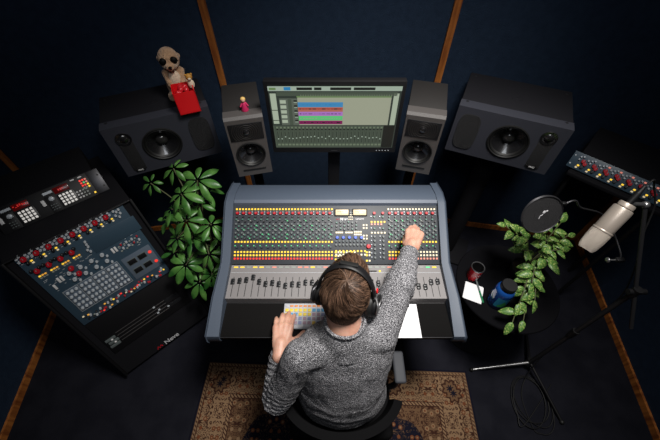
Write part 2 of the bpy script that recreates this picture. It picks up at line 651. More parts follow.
# ------------------------------------------------------------------ big speakers
def holed_plate(b, W, x0, z0, z1, cx, cz, r_, ya, yb, n=64):
    """flat plate in x-z with a round hole, from y=ya (front) to y=yb"""
    xa, xb = x0, x0 + W
    ang = sorted([2 * PI * k / n for k in range(n)] + [math.atan2(z - cz, x - cx) % (2 * PI) for x in (xa, xb) for z in (z0, z1)])
    fo, fi, bo_, bi = [], [], [], []
    for a in ang:
        c_, s_ = math.cos(a), math.sin(a)
        ts = []
        if c_ > 1e-9:
            ts.append((xb - cx) / c_)
        if c_ < -1e-9:
            ts.append((xa - cx) / c_)
        if s_ > 1e-9:
            ts.append((z1 - cz) / s_)
        if s_ < -1e-9:
            ts.append((z0 - cz) / s_)
        t = min(ts)
        for lst, rad_, y in ((fo, t, ya), (fi, r_, ya), (bo_, t, yb), (bi, r_, yb)):
            lst.append(b.bm.verts.new((cx + c_ * rad_, y, cz + s_ * rad_)))
    m = len(ang)
    for k in range(m):
        j = (k + 1) % m
        for q in ((fo[k], fo[j], fi[j], fi[k]), (bo_[k], bi[k], bi[j], bo_[j]), (fi[k], fi[j], bi[j], bi[k]), (fo[k], bo_[k], bo_[j], fo[j])):
            b.bm.faces.new(q)


def driver(root, mx, wr, dome, depth, mt='rubber'):
    b = MB()
    b.lathe([(wr * 1.02, -0.002), (wr * 1.04, 0.004), (wr * 0.98, 0.006), (wr * 0.93, 0.002), (wr * 0.92, -0.006)], 48, mx, caps=False)
    wf = b.build('woofer', mt, root)
    b = MB()
    b.lathe([(wr * 0.94, -0.005), (wr * 0.88, 0.002), (wr * 0.80, -0.005)], 48, mx, caps=False)
    b.build('surround', 'rubber', wf)
    b = MB()
    b.lathe([(wr * 0.81, -0.005), (wr * 0.60, -0.005 - depth * 0.42), (dome, -depth), (0.0, -depth)], 48, mx, caps=False)
    b.build('cone', 'cone', wf)
    b = MB()
    P = [(dome * math.cos(R(a)), -depth + dome * 0.75 * math.sin(R(a))) for a in range(0, 90, 10)] + [(0.0, -depth + dome * 0.75)]
    b.lathe(P, 32, mx, caps=False)
    b.build('dust_cap', 'dome', wf)
    return wf


def speaker_big(loc, yaw, W, H, D, mirror, label):
    root = empty('studio_speaker', loc, yaw)
    tag(root, label, 'speaker', 'big studio speakers lying on their sides')
    s = mirror
    wx = -0.022 * s
    wr = 0.090
    b = MB()
    b.box((0, D / 2 + 0.030, H / 2), (W - 0.002, D - 0.060, H), bev=0.006)
    b.build('cabinet', 'spktop', root)
    b = MB()
    holed_plate(b, W, -W / 2, 0.0, H, wx, H / 2, wr, 0.0, 0.062)
    b.build('front_baffle', 'spk', root, smooth=30)
    F = Matrix.Rotation(PI / 2, 4, 'X')   # local z -> -y
    mx = T(wx, -0.001, H / 2) @ F
    driver(root, mx, wr, 0.030, 0.040)
    # port grille (rounded)
    b = MB()
    px = 0.175 * s
    n = 40
    def stad(rw, rh, t):
        P = []
        for k in range(n):
            a = 2 * PI * k / n
            c_, s_ = math.cos(a), math.sin(a)
            e = 0.55
            P.append((px + rw * math.copysign(abs(c_) ** e, c_), H / 2 + rh * math.copysign(abs(s_) ** e, s_)))
        return P
    b.prism(stad(0.052, 0.098, 0), -0.004, 0.004, 'y')
    b.build('port_grille', 'grille', root, smooth=50)
    # tweeter + slot plate
    tx = -0.175 * s
    b = MB()
    b.box((tx, -0.001, H / 2 - 0.02), (0.062, 0.006, H * 0.66), bev=0.002)
    b.build('control_plate', 'grille', root)
    b = MB()
    mt = T(tx, -0.002, H * 0.76) @ F
    b.lathe([(0.036, 0.0), (0.035, 0.004), (0.022, 0.001), (0.020, 0.003), (0.012, 0.008), (0, 0.010)], 32, mt, caps=False)
    b.build('tweeter', 'cone', root)
    mxx = T(tx, -0.0045, 0.028) @ Matrix.Rotation(PI / 2, 4, 'X')
    b = MB(mxx)
    b.box((0, 0, 0), (0.046, 0.014, 0.003), bev=0.002)
    bd = b.build('badge', 'black', root)
    text('badge_lettering', 'PMC', 0.013, 'white', bd, mxx @ T(0, 0, 0.002), 0.0003)
    # screws and recessed ring on top
    b = MB()
    b.lathe([(0.026, 0), (0.025, 0.0012), (0.020, 0.0004), (0.008, 0.0004), (0.006, 0.0014), (0, 0.0014)], 28, T(0, D * 0.5, H), caps=False)
    b.build('top_emblem', 'spktop', root)
    for sx in (-1, 1):
        for sy in (0.05, D - 0.04):
            b = MB()
            b.lathe([(0.007, 0), (0.007, 0.001), (0.004, 0.002), (0, 0.002)], 12, T(sx * (W / 2 - 0.03), sy, H), caps=False)
            b.build('screw', 'darkmetal', root)
    return root


LS = (-0.834, 1.372, 0.962)
RS = (0.844, 1.314, 1.031)
speaker_big(LS, 0.422, 0.497, 0.288, 0.31, 1, 'big black studio speaker on its side at left, meerkat toy on top')
speaker_big(RS, -0.418, 0.497, 0.262, 0.35, -1, 'big black studio speaker on its side at right, nothing on top')


def speaker_stand(loc, yaw, h, label, w=0.24, post=0.055, group='speaker stands', dp=0.2):
    root = empty('speaker_stand', loc, yaw)
    tag(root, label, 'stand', group)
    b = MB()
    b.box((0, 0, 0.010), (w * 1.3, dp * 1.3, 0.02), bev=0.004)
    b.build('base_plate', 'blackmatte', root)
    b = MB()
    b.cyl((0, 0, 0.02), (0, 0, h - 0.012), post, seg=28)
    b.build('post', 'blackmatte', root)
    b = MB()
    b.box((0, 0, h - 0.006), (w, dp, 0.012), bev=0.003)
    b.build('top_plate', 'blackmatte', root)
    return root


def behind(loc, yaw, d):
    return (loc[0] - math.sin(yaw) * d, loc[1] + math.cos(yaw) * d, 0)


speaker_stand(behind(LS, 0.422, 0.155), 0.422, LS[2], 'black column stand under the big left speaker')
speaker_stand(behind(RS, -0.418, 0.175), -0.418, RS[2], 'black column stand under the big right speaker')


# ------------------------------------------------------------------ small speakers
def speaker_small(loc, yaw, label):
    root = empty('near_field_speaker', loc, yaw)
    tag(root, label, 'speaker', 'small upright speakers beside the monitor')
    W, H, D = 0.168, 0.332, 0.285
    b = MB()
    b.box((0, D / 2 + 0.025, H / 2), (W - 0.001, D - 0.050, H), bev=0.004)
    b.build('cabinet', 'spk2top', root)
    b = MB()
    holed_plate(b, W, -W / 2, 0.0, H - 0.012, 0, 0.132, 0.066, -0.004, 0.052)
    b.prism([(-0.004, H - 0.012), (0.052, H - 0.012), (0.052, H), (0.006, H)], -W / 2, W / 2, 'x')
    b.build('front_baffle', 'spk2', root, smooth=30)
    F = T(0, -0.004, 0) @ Matrix.Rotation(PI / 2, 4, 'X')
    # tweeter waveguide
    b = MB()
    b.box((0, -0.004, 0.256), (0.150, 0.006, 0.088), bev=0.0025)
    tw = b.build('tweeter_plate', 'black', root)
    for k, r in enumerate((0.018, 0.027, 0.036, 0.045, 0.054, 0.063)):
        b = MB()
        pts = []
        for sgn in (0, 1):
            pass
        a0 = PI * 0.0 if r < 0.038 else None
        lim = 0.039
        if r < lim:
            ring = [(r * math.cos(2 * PI * i / 40), -0.008, 0.256 + r * math.sin(2 * PI * i / 40)) for i in range(40)]
            b.tube(ring, 0.0013, 6, closed=True)
        else:
            th = math.asin(lim / r)
            for base in (0, PI):
                arc = [(r * math.cos(base - th + 2 * th * i / 16), -0.008, 0.256 + r * math.sin(base - th + 2 * th * i / 16)) for i in range(17)]
                b.tube(arc, 0.0013, 6)
        b.build('waveguide_rib', 'spk2top', tw)
    b = MB()
    b.lathe([(0.014, 0.003), (0.012, 0.008), (0.006, 0.011), (0, 0.012)], 24, F @ T(0, 0.256, 0), caps=False)
    b.build('tweeter', 'cone', root)
    driver(root, F @ T(0, 0.132, 0.001), 0.066, 0.022, 0.030)
    b = MB()
    b.box((0, -0.0045, 0.036), (0.11, 0.004, 0.010), bev=0.0015)
    b.build('port_slot', 'slot', root)
    return root


LP = (-0.375, 1.236, 1.017)
RP = (0.418, 1.252, 1.018)
speaker_small(LP, 0.235, 'small upright speaker left of the monitor with a tiny pink toy on top')
speaker_small(RP, -0.247, 'small upright speaker right of the monitor with a bare top')
speaker_stand(behind(LP, 0.235, 0.16), 0.235, LP[2], 'slim black stand under the small left speaker', 0.16, 0.025, 'slim stands', 0.16)
speaker_stand(behind(RP, -0.247, 0.16), -0.247, RP[2], 'slim black stand under the small right speaker', 0.16, 0.025, 'slim stands', 0.16)


# ------------------------------------------------------------------ monitor
def em(name, c, k=1.0):
    c = lin(c)
    m = mat(name, (0.01, 0.01, 0.01), 0.3, emit=c, es=k, spec=0.2)
    return m


root = empty('computer_monitor', (0.02, 1.243, 0))
tag(root, 'wide black computer monitor showing colourful audio tracks behind the console', 'monitor')
MX = T(0, 0, 1.146) @ Matrix.Rotation(-0.023, 4, 'X')
W, H = 0.578, 0.353
b = MB(MX)
b.box((0, 0.018, H / 2), (W, 0.034, H), bev=0.004)
b.build('housing', 'black', root)
sw, sh = 0.545, 0.309
sx0, sz0 = -sw / 2, 0.030
UI = [('ui_base', (44, 52, 46)), ('ui_bar', (150, 165, 150)), ('ui_dark', (18, 22, 18)), ('ui_mid', (84, 92, 82)), ('ui_list', (158, 170, 150)),
      ('ui_blue', (62, 128, 176)), ('ui_red', (170, 76, 62)), ('ui_purple', (160, 108, 182)), ('ui_green', (84, 186, 112)),
      ('ui_magenta', (116, 18, 78)), ('ui_empty', (148, 152, 132)), ('ui_strip', (66, 76, 64)), ('ui_line', (100, 112, 92)), ('ui_track', (50, 58, 50)),
      ('ui_cyan', (40, 120, 170)), ('ui_ruler', (96, 122, 76))]
uim = [em(n_, c_) for n_, c_ in UI]
ui = {n_: i for i, (n_, c_) in enumerate(UI)}
b = MB(MX)
lay = [0]


def rect(u0, u1, v0, v1, m, z=1):
    y = -0.0005 - z * 0.0003
    x0, x1 = sx0 + u0 * sw, sx0 + u1 * sw
    z1, z0 = sz0 + (1 - v0) * sh, sz0 + (1 - v1) * sh
    vs = [b.bm.verts.new(p) for p in ((x0, y, z0), (x1, y, z0), (x1, y, z1), (x0, y, z1))]
    f = b.bm.faces.new(vs)
    f.material_index = ui[m]
    bmesh.ops.transform(b.bm, matrix=MX, verts=vs)


rect(0, 1, 0, 1, 'ui_base', 0)
rect(0, 1, 0.0, 0.02, 'ui_dark')
rect(0, 1, 0.02, 0.085, 'ui_bar')
for u0, u1 in ((0.215, 0.33), (0.345, 0.40), (0.465, 0.62), (0.64, 0.80)):
    rect(u0, u1, 0.035, 0.072, 'ui_dark', 2)
rect(0.12, 0.17, 0.03, 0.075, 'ui_cyan', 2)
rect(0.01, 0.06, 0.04, 0.07, 'ui_ruler', 2)
rect(0.06, 0.97, 0.10, 0.155, 'ui_strip')
for k in range(38):
    rect(0.24 + k * 0.0185, 0.247 + k * 0.0185, 0.135, 0.17, 'ui_line', 2)
rect(0.21, 0.93, 0.155, 0.178, 'ui_ruler')
rect(0.01, 0.055, 0.12, 0.58, 'ui_list')
rect(0.01, 0.055, 0.36, 0.37, 'ui_dark', 2)
rect(0.01, 0.055, 0.52, 0.53, 'ui_dark', 2)
rect(0.075, 0.215, 0.19, 0.60, 'ui_mid')
for k in range(5):
    rect(0.08, 0.125, 0.215 + k * 0.075, 0.265 + k * 0.075, 'ui_list', 2)
    rect(0.185, 0.21, 0.215 + k * 0.075, 0.235 + k * 0.075, 'ui_dark', 2)
    rect(0.185, 0.21, 0.245 + k * 0.075, 0.255 + k * 0.075, 'ui_bar', 2)
rect(0.14, 0.168, 0.20, 0.60, 'ui_strip', 2)
rect(0.215, 0.93, 0.178, 0.60, 'ui_empty')
for (v0, v1, c_) in ((0.245, 0.318, 'ui_blue'), (0.322, 0.362, 'ui_red'), (0.366, 0.385, 'ui_red'), (0.388, 0.45, 'ui_purple'), (0.455, 0.52, 'ui_green'), (0.53, 0.585, 'ui_magenta')):
    rect(0.215, 0.563, v0, v1, c_, 2)
rng = random.Random(3)
for (v, c_) in ((0.283, 'ui_cyan'), (0.345, 'ui_base'), (0.42, 'ui_base'), (0.49, 'ui_empty'), (0.558, 'ui_dark')):
    u = 0.225
    while u < 0.55:
        l = rng.uniform(0.006, 0.03)
        h_ = rng.uniform(0.001, 0.008)
        rect(u, min(u + l, 0.56), v - h_, v + h_, c_, 3)
        u += l + rng.uniform(0.004, 0.012)
rect(0.945, 0.985, 0.12, 0.60, 'ui_list')
rect(0.0, 0.90, 0.61, 0.99, 'ui_strip')
rect(0.90, 0.99, 0.61, 0.99, 'ui_dark')
for k in range(29):
    u = 0.015 + k * 0.0305
    rect(u, u + 0.003, 0.62, 0.97, 'ui_track', 2)
    rect(u + 0.008, u + 0.024, 0.63, 0.655, 'ui_line', 2)
    rect(u + 0.008, u + 0.024, 0.665, 0.685, 'ui_dark', 2)
    rect(u + 0.013, u + 0.017, 0.71, 0.90, 'ui_dark', 2)
    yy = 0.80 + rng.uniform(-0.02, 0.03)
    rect(u + 0.010, u + 0.020, yy, yy + 0.018, 'ui_bar', 3)
    rect(u + 0.004, u + 0.027, 0.925, 0.955, 'ui_line', 2)
b.build('screen', uim, root, smooth=0)
b = MB(MX)
b.box((0, -0.001, 0.014), (0.03, 0.002, 0.005))
b.build('logo_badge', 'darkmetal', root)
for k in range(5):
    b = MB(MX)
    b.box((0.20 + k * 0.014, -0.0005, 0.014), (0.004, 0.002, 0.0015))
    b.build('button', 'klight', root)
b = MB()
b.box((0, 0.075, 0.63), (0.06, 0.05, 1.24), bev=0.006)
b.build('pole', 'blackmatte', root)
b = MB()
b.box((0, 0.045, 1.24), (0.10, 0.03, 0.10), bev=0.005)
b.build('mount_plate', 'blackmatte', root)
b = MB()
b.box((0, 0.10, 0.01), (0.36, 0.24, 0.02), bev=0.005)
b.build('base_plate', 'blackmatte', root)

# ------------------------------------------------------------------ mixing console
CX = 0.027
con = empty('mixing_console', (CX, 0.85, 0))
tag(con, 'large blue-grey mixing console with lit buttons and faders in front of the man', 'mixing console')
OFF = T(0, -0.85, 0)      # meshes below are written in (x from the middle, world y, world z)
IW = 0.49
# body shell (dark)
b = MB(OFF)
b.prism([(0.500, 0.745), (0.500, 0.775), (0.645, 0.782), (0.652, 0.815), (0.815, 0.822), (1.06, 0.962), (1.215, 0.95), (1.22, 0.70), (0.80, 0.68)], -IW, IW, 'x')
b.build('chassis', 'black', con, smooth=0)
b = MB(OFF)
b.prism([(0.493, 0.748), (0.490, 0.772), (0.497, 0.783), (0.64, 0.786), (0.64, 0.778), (0.505, 0.770), (0.505, 0.748)], -IW, IW, 'x')
b.build('armrest', 'leather', con, smooth=60)
b = MB(OFF)
b.box((0, 0.4895, 0.779), (2 * IW, 0.004, 0.006), bev=0.001)
b.build('edge_strip', 'darkmetal', con)
# side arms
arm_prof = [(0.486, 0.745), (0.480, 0.775), (0.487, 0.797), (0.52, 0.806), (0.64, 0.842), (0.81, 0.856), (1.06, 0.992), (1.12, 0.993), (1.225, 0.962), (1.232, 0.70), (0.80, 0.67), (0.55, 0.72)]
for s in (-1, 1):
    b = MB(OFF)
    v = b.prism(arm_prof, 0, 1, 'x')
    for q in v:
        x = q.co.x
        yw = q.co.y + 0.85
        fl = max(0.0, (0.82 - yw)) * 0.045      # the arms flare a little towards the player
        q.co.x = s * (IW + 0.0005 + x * (0.036 + fl) + (0.012 if yw < 0.6 else 0.0) * 0.0)
    es = [e for e in b.bm.edges if abs(e.verts[0].co.x - e.verts[1].co.x) < 0.03 and abs(e.verts[0].co.x) > IW + 0.03]
    bmesh.ops.bevel(b.bm, geom=es, offset=0.008, segments=3, profile=0.5, affect='EDGES')
    b.build('side_arm', 'bluegrey', con, smooth=40)
# top hood and rail
b = MB(OFF)
b.prism([(1.075, 0.965), (1.08, 0.985), (1.115, 0.990), (1.205, 0.962), (1.222, 0.95), (1.222, 0.93), (1.075, 0.94)], -IW, IW, 'x')
b.build('rear_hood', 'bluegrey', con, smooth=30)
b = MB(OFF)
b.prism([(1.062, 0.966), (1.066, 0.984), (1.082, 0.990), (1.086, 0.975)], -IW, IW, 'x')
b.build('meter_rail', 'bluegrey2', con, smooth=30)
for s in (-1, 1):
    b = MB(OFF)
    b.box((s * 0.40, 0.98, 0.35), (0.06, 0.44, 0.70), bev=0.006)
    b.box((s * 0.40, 0.95, 0.02), (0.08, 0.62, 0.04), bev=0.006)
    b.build('pedestal_leg', 'blackmatte', con)
b = MB(OFF)
b.box((0, 1.12, 0.45), (0.74, 0.02, 0.36))
b.build('modesty_panel', 'blackmatte', con)

A = Vector((0, 0.815, 0.832))
Bv = Vector((0, 1.06, 0.972))
SL = (Bv - A).length
pit = math.atan2(Bv.z - A.z, Bv.y - A.y)
UP = OFF @ Matrix.Translation(A) @ Matrix.Rotation(pit, 4, 'X')      # x right, y up the slope (0..SL), z out
b = MB(UP)
b.box((0, SL / 2, -0.004), (2 * IW, SL, 0.008), bev=0.001)
b.build('meter_panel', 'panel', con)
b = MB(OFF)
b.prism([(0.645, 0.782), (0.647, 0.820), (0.814, 0.826), (0.814, 0.80)], -IW, IW, 'x')
b.build('fader_panel', 'faderp', con, smooth=0)
FT = math.atan2(0.006, 0.167)
FP = OFF @ Matrix.Translation((0, 0.647, 0.820)) @ Matrix.Rotation(FT, 4, 'X')

PITCH = 0.0296
chx = [-IW + 0.006 + PITCH * (k + 0.5) for k in range(16)] + [IW - 0.006 - PITCH * (k + 0.5) for k in range(7, -1, -1)]
cs0, cs1 = -IW + 0.006 + 16 * PITCH, IW - 0.006 - 8 * PITCH      # centre section


def knob_mesh(name, r, h, m, cap=None, seg=14):
    b = MB()
    b.lathe([(r, 0), (r * 0.92, h * 0.75), (r * 0.8, h), (0, h)], seg, caps=False)
    mats = [m]
    b.box((0, r * 0.5, h + 0.0003), (r * 0.2, r * 0.7, 0.0008), mi=1)
    mats.append('pointer')
    if cap:
        b.lathe([(r * 0.55, h), (r * 0.5, h + 0.0015), (0, h + 0.0015)], seg, mi=2, caps=False)
        mats.append(cap)
    o = b.build(name, mats, None, smooth=40)
    COL.objects.unlink(o)
    return o


def btn_mesh(name, w_, h_, t, m):
    b = MB()
    b.box((0, 0, t / 2), (w_, h_, t), bev=min(w_, h_) * 0.12, seg=1)
    o = b.build(name, m, None, smooth=0)
    COL.objects.unlink(o)
    return o


class Spread:
    """places copies of small controls: the first LIMIT as parts, the rest as one part"""

    def __init__(self, parent, name, limit=96):
        self.p, self.n, self.l, self.items = parent, name, limit, []

    def add(self, proto, mx, pri=0):
        self.items.append((pri, len(self.items), proto, mx))

    def done(self):
        self.items.sort(key=lambda t: (t[0], t[1]))
        for pr, k, proto, mx in self.items[:self.l]:
            c = copyto(proto, self.p, mx)
            c.name = self.n
        rest = self.items[self.l:]
        if rest:
            bm = bmesh.new()
            mats = []
            for pr, k, proto, mx in rest:
                me = proto.data.copy()
                me.transform(mx)
                idx = []
                for m_ in me.materials:
                    if m_ not in mats:
                        mats.append(m_)
                    idx.append(mats.index(m_))
                n0 = len(bm.faces)
                bm.from_mesh(me)
                bm.faces.ensure_lookup_table()
                for f in bm.faces[n0:]:
                    f.material_index = idx[f.material_index]
                bpy.data.meshes.remove(me)
            me = bpy.data.meshes.new(self.n)
            bm.to_mesh(me)
            bm.free()
            for m_ in mats:
                me.materials.append(m_)
            o = bpy.data.objects.new('small_' + self.n + 's', me)
            link(o, self.p)
            o['kind'] = 'stuff'


rng = random.Random(11)
kred = knob_mesh('knob', 0.0080, 0.010, 'kred')
ksm = knob_mesh('knob', 0.0046, 0.008, 'kgrey')
kgn = knob_mesh('knob', 0.0052, 0.008, 'kgrey', 'kgreen')
kdk = knob_mesh('knob', 0.0055, 0.009, 'kdark')
kbk = knob_mesh('knob', 0.0050, 0.008, 'kblack')
kbl = knob_mesh('knob', 0.0088, 0.010, 'kblue')
kgr = knob_mesh('knob', 0.0056, 0.010, 'kgrey')
kwh = knob_mesh('knob', 0.0030, 0.006, 'klight')
kbig = knob_mesh('knob', 0.0115, 0.012, 'kred', seg=24)
bt = {k: btn_mesh('button', 0.0085, 0.0085, 0.003, k) for k in ('lyellow', 'lamber', 'lred', 'lpink', 'lcream', 'lgreen', 'loff')}
bl = {k: btn_mesh('button', 0.020, 0.0065, 0.002, k) for k in ('lyellow', 'lred', 'lpink', 'lcream', 'lgreen', 'loff')}
bsm = {k: btn_mesh('button', 0.0055, 0.0045, 0.003, k) for k in ('lyellow', 'lcream', 'loff', 'lred', 'lgreen')}
KN = Spread(con, 'knob')
BT = Spread(con, 'button')


def U(x, t, z=0.0):
    return UP @ T(x, t * SL, z)


for ci, x in enumerate(chx):
    right = ci >= 16
    for s in (-0.0074, 0.0074):
        BT.add(bt['lcream' if right else 'lyellow'], U(x + s, 0.935), 0)
        BT.add(bt['lyellow'], U(x + s, 0.375), 1)
        for t in (0.205, 0.150):
            if right:
                m_ = 'lyellow' if ci < 18 else 'lcream'
            else:
                m_ = 'lyellow'
            BT.add(bt[m_], U(x + s, t), 2)
        BT.add(bt['lpink' if right and ci > 17 else 'lred'], U(x + s, 0.095), 1)
    KN.add(kred, U(x - 0.003, 0.865), 0)
    KN.add(kwh, U(x + 0.0085, 0.845), 3)
    KN.add(kwh, U(x + 0.0085, 0.885), 4)
    KN.add(kbk, U(x - 0.0045, 0.80), 3)
    for k, t in enumerate((0.755, 0.675, 0.60, 0.525, 0.455)):
        KN.add((kgn, kgr, kgn, kgr, kgn)[k], U(x - 0.0062, t), 2 if k < 2 else 5)
        KN.add((kbk, kgn, kgr, kgn, kbk)[k], U(x + 0.0072, t - 0.035), 5)
        if rng.random() < 0.5:
            BT.add(bsm['lgreen' if rng.random() < .4 else 'loff'], U(x + 0.0005, t - 0.02), 5)
    KN.add(kdk, U(x + 0.002, 0.285), 1)
    BT.add(bsm['lgreen'], U(x - 0.008, 0.31), 6)
# centre section
cw = cs1 - cs0


def C(u, t):
    return U(cs0 + u * cw, t)


for u in (0.03 + 0.13, 0.49):
    b = MB(C(u, 0.878))
    b.box((0, 0, 0.003), (0.072, 0.036, 0.006), bev=0.002)
    fr = b.build('meter_frame', 'black', con)
    b = MB(C(u, 0.878))
    b.box((0, 0, 0.0065), (0.062, 0.027, 0.002), bev=0.001)
    vu = b.build('meter_glass', 'vu', fr)
    b = MB(C(u, 0.878))
    b.box((0, 0.003, 0.008), (0.046, 0.0012, 0.0006))
    b.box((-0.006, -0.002, 0.008), (0.0008, 0.016, 0.0006), rot=Matrix.Rotation(0.5, 4, 'Z'))
    b.build('meter_needle', 'slot', fr)
text('maker_lettering', 'Neve', 0.017, 'white', con, C(0.20, 0.762) @ T(0, 0, 0.001), 0.0005)
b = MB(C(0.085, 0.762))
b.tube([(-0.008, -0.003, 0.001), (-0.004, 0.003, 0.001), (0, -0.003, 0.001), (0.004, 0.003, 0.001), (0.008, -0.001, 0.001)], 0.0014, 6)
b.build('maker_mark', 'redtext', con)
text('model_lettering', 'GENESYS', 0.010, 'greytext', con, C(0.49, 0.765) @ T(0, 0, 0.001), 0.0002)
for r_ in range(4):
    for c_ in range(3):
        BT.add(bsm['loff' if r_ == 0 else 'lcream'], C(0.29 + c_ * 0.03, 0.88 - r_ * 0.04), 3)
for k in range(5):
    KN.add(kbl, C(0.07 + k * 0.112, 0.448), 0)
for u in (0.04, 0.075, 0.11, 0.145, 0.22, 0.255, 0.29, 0.325):
    BT.add(bt['lcream'], C(u + 0.015, 0.533), 1)
for r_ in range(2):
    for c_ in range(4):
        BT.add(bt['lcream'], C(0.395 + c_ * 0.037, 0.545 - r_ * 0.045), 2)
for r_ in range(3):
    for c_ in range(6):
        KN.add((kgn, kgr, kbk)[(r_ + c_) % 3], C(0.06 + c_ * 0.073, 0.70 - r_ * 0.055 + (0.012 if c_ % 2 else 0)), 3)
for r_ in range(4):
    for c_ in range(9):
        if r_ in (0, 1):
            KN.add(kdk if r_ == 0 else kgr, C(0.05 + c_ * 0.066, 0.385 - r_ * 0.06), 3)
        else:
            BT.add(bt['lyellow' if r_ == 2 else 'lcream'], C(0.05 + c_ * 0.066, 0.22 - (r_ - 2) * 0.06), 3)
for r_ in range(3):
    for c_ in range(8):
        BT.add(bt['lcream' if c_ % 3 else 'lyellow'], C(0.04 + c_ * 0.05, 0.20 - r_ * 0.06), 6)
for t in (0.66, 0.61, 0.48, 0.43):
    for u in (0.56, 0.615):
        BT.add(bt['lcream'], C(u, t), 2)
for t in (0.715, 0.53):
    for c_ in range(5):
        BT.add(bt['lcream' if t < 0.6 else 'lyellow'], C(0.71 + c_ * 0.06, t), 2)
        if t > 0.6 and c_ < 4:
            BT.add(bt['lpink'], C(0.71 + c_ * 0.06, t - 0.04), 4)
for u in (0.76, 0.92):
    KN.add(kred, C(u, 0.865), 0)
    for t in (0.80, 0.60, 0.46, 0.39, 0.32, 0.25, 0.18, 0.11):
        KN.add(kgr if t < 0.5 else kgn, C(u, t), 2)
        KN.add(kwh, C(u - 0.06, t + 0.01), 6)
KN.add(kbig, C(0.645, 0.30), 0)
for t in (0.20, 0.15, 0.06):
    BT.add(bt['lyellow'], C(0.61, t), 2)
    BT.add(bt['lcream'], C(0.66, t), 2)

# fader section
cap_y = [0.7245, 0.7274, 0.7323, 0.7475, 0.7230, 0.7123, 0.7172, 0.7113, 0.7034, 0.7103, 0.7093, 0.7191, 0.7191, 0.7152, 0.7103, 0.7201, 0.7152, 0.7103, 0.7201, 0.7152, 0.7054, 0.7201, 0.7152, 0.7103, 0.7152, 0.7250, 0.7152, 0.7103, 0.7005, 0.6980, 0.7211, 0.7240]
FXS = [-IW + 0.022 + k * 0.0300 for k in range(32)]
b = MB()
b.box((0, -0.003, 0.006), (0.013, 0.010, 0.010), bev=0.0015)
b.box((0, 0.007, 0.006), (0.013, 0.009, 0.010), bev=0.0015)
b.box((0, 0.002, 0.0035), (0.012, 0.004, 0.004))
bmesh.ops.scale(b.bm, vec=(1.25, 1.3, 1.1), verts=b.bm.verts)
capo = b.build('fader_cap', 'kblack', None)
COL.objects.unlink(capo)
for k, x in enumerate(FXS):
    b = MB(FP)
    b.box((x, 0.057, 0.0002), (0.0026, 0.096, 0.001))
    sl = b.build('fader_slot', 'slot', con, smooth=0)
    y_ = max(0.012, min(0.098, cap_y[k] - 0.647))
    copyto(capo, con, FP @ T(x, y_, 0.0002)).name = 'fader_cap'
for k in range(32):
    m_ = rng.choice(['loff', 'loff', 'lgreen', 'loff', 'lyellow', 'lpink', 'loff'])
    if k in (1, 3, 4, 12):
        m_ = 'lyellow'
    if k in (6, 11, 16, 24, 28):
        m_ = 'lpink'
    BT.add(bl[m_], FP @ T(FXS[k], 0.156, 0), 1)
for k in range(33):
    b_ = None
b = MB(FP)
b.box((0.17, 0.135, 0.001), (0.04, 0.006, 0.002))
b.build('name_strip', 'slot', con, smooth=0)
BT.add(bt['lyellow'], FP @ T(0.205, 0.135, 0), 0)
b = MB(FP)
b.box((0, 0.128, 0.0002), (2 * IW - 0.01, 0.0012, 0.0006))
b.build('panel_seam', 'klight', con, smooth=0)
KN.done()
BT.done()

# ------------------------------------------------------------------ things on the armrest
def keyboard():
    root = empty('computer_keyboard', (-0.06, 0.578, 0.787))
    tag(root, 'white keyboard with yellow, blue and orange key covers under the left hand', 'keyboard')
    b = MB()
    b.box((0, 0, 0.005), (0.285, 0.115, 0.010), bev=0.003)
    b.build('case', 'alu', root)
    cols = {'y': (0.62, 0.46, 0.04), 'b': (0.06, 0.24, 0.42), 'o': (0.60, 0.20, 0.04), 'p': (0.30, 0.20, 0.25), 'l': (0.20, 0.22, 0.36), 'w': (0.42, 0.42, 0.45), 'g': (0.6, 0.4, 0.05)}
    ms = {k: mat('key_' + n_, cols[k], 0.5) for k, n_ in (('y', 'yellow'), ('b', 'blue'), ('o', 'orange'), ('p', 'rose'), ('l', 'lilac'), ('w', 'white'), ('g', 'gold'))}
    rows = ['wooooooooooooo', 'yyyyyybbbbwwww', 'ybbyyypplpbbww', 'wpplplpppbblww', 'wpplppglppbbww']
    protos = {}
    for k, m_ in ms.items():
        b = MB()
        b.box((0, 0, 0.0015), (0.0148, 0.0142, 0.003), bev=0.001)
        protos[k] = b.build('key', m_, None)
        COL.objects.unlink(protos[k])
    for r_, row in enumerate(rows):
        for c_, ch in enumerate(row):
            mx = T(-0.128 + c_ * 0.0197, 0.044 - r_ * 0.0190, 0.0095)
            if r_ == 0:
                mx = mx @ Matrix.Diagonal((1, 0.55, 1, 1))
            copyto(protos[ch], root, mx).name = 'key'
    x = -0.128
    for w_ in (0.0158, 0.0158, 0.0158, 0.02, 0.096, 0.02, 0.0158, 0.0158, 0.0158):
        b = MB()
        b.box((x - 0.0079 + w_ / 2, -0.0485, 0.011), (w_, 0.012, 0.003), bev=0.001)
        b.build('key', ms['w'], root)
        x += w_ + 0.0042


keyboard()
b = MB()
b.box((0, 0, 0.0006), (0.105, 0.150, 0.0012))
o = b.build('paper_sheet', 'paper', None, smooth=0)
o.location = (0.332, 0.560, 0.7875)
tag(o, 'white sheet of paper on the console armrest under the raised right arm', 'paper')


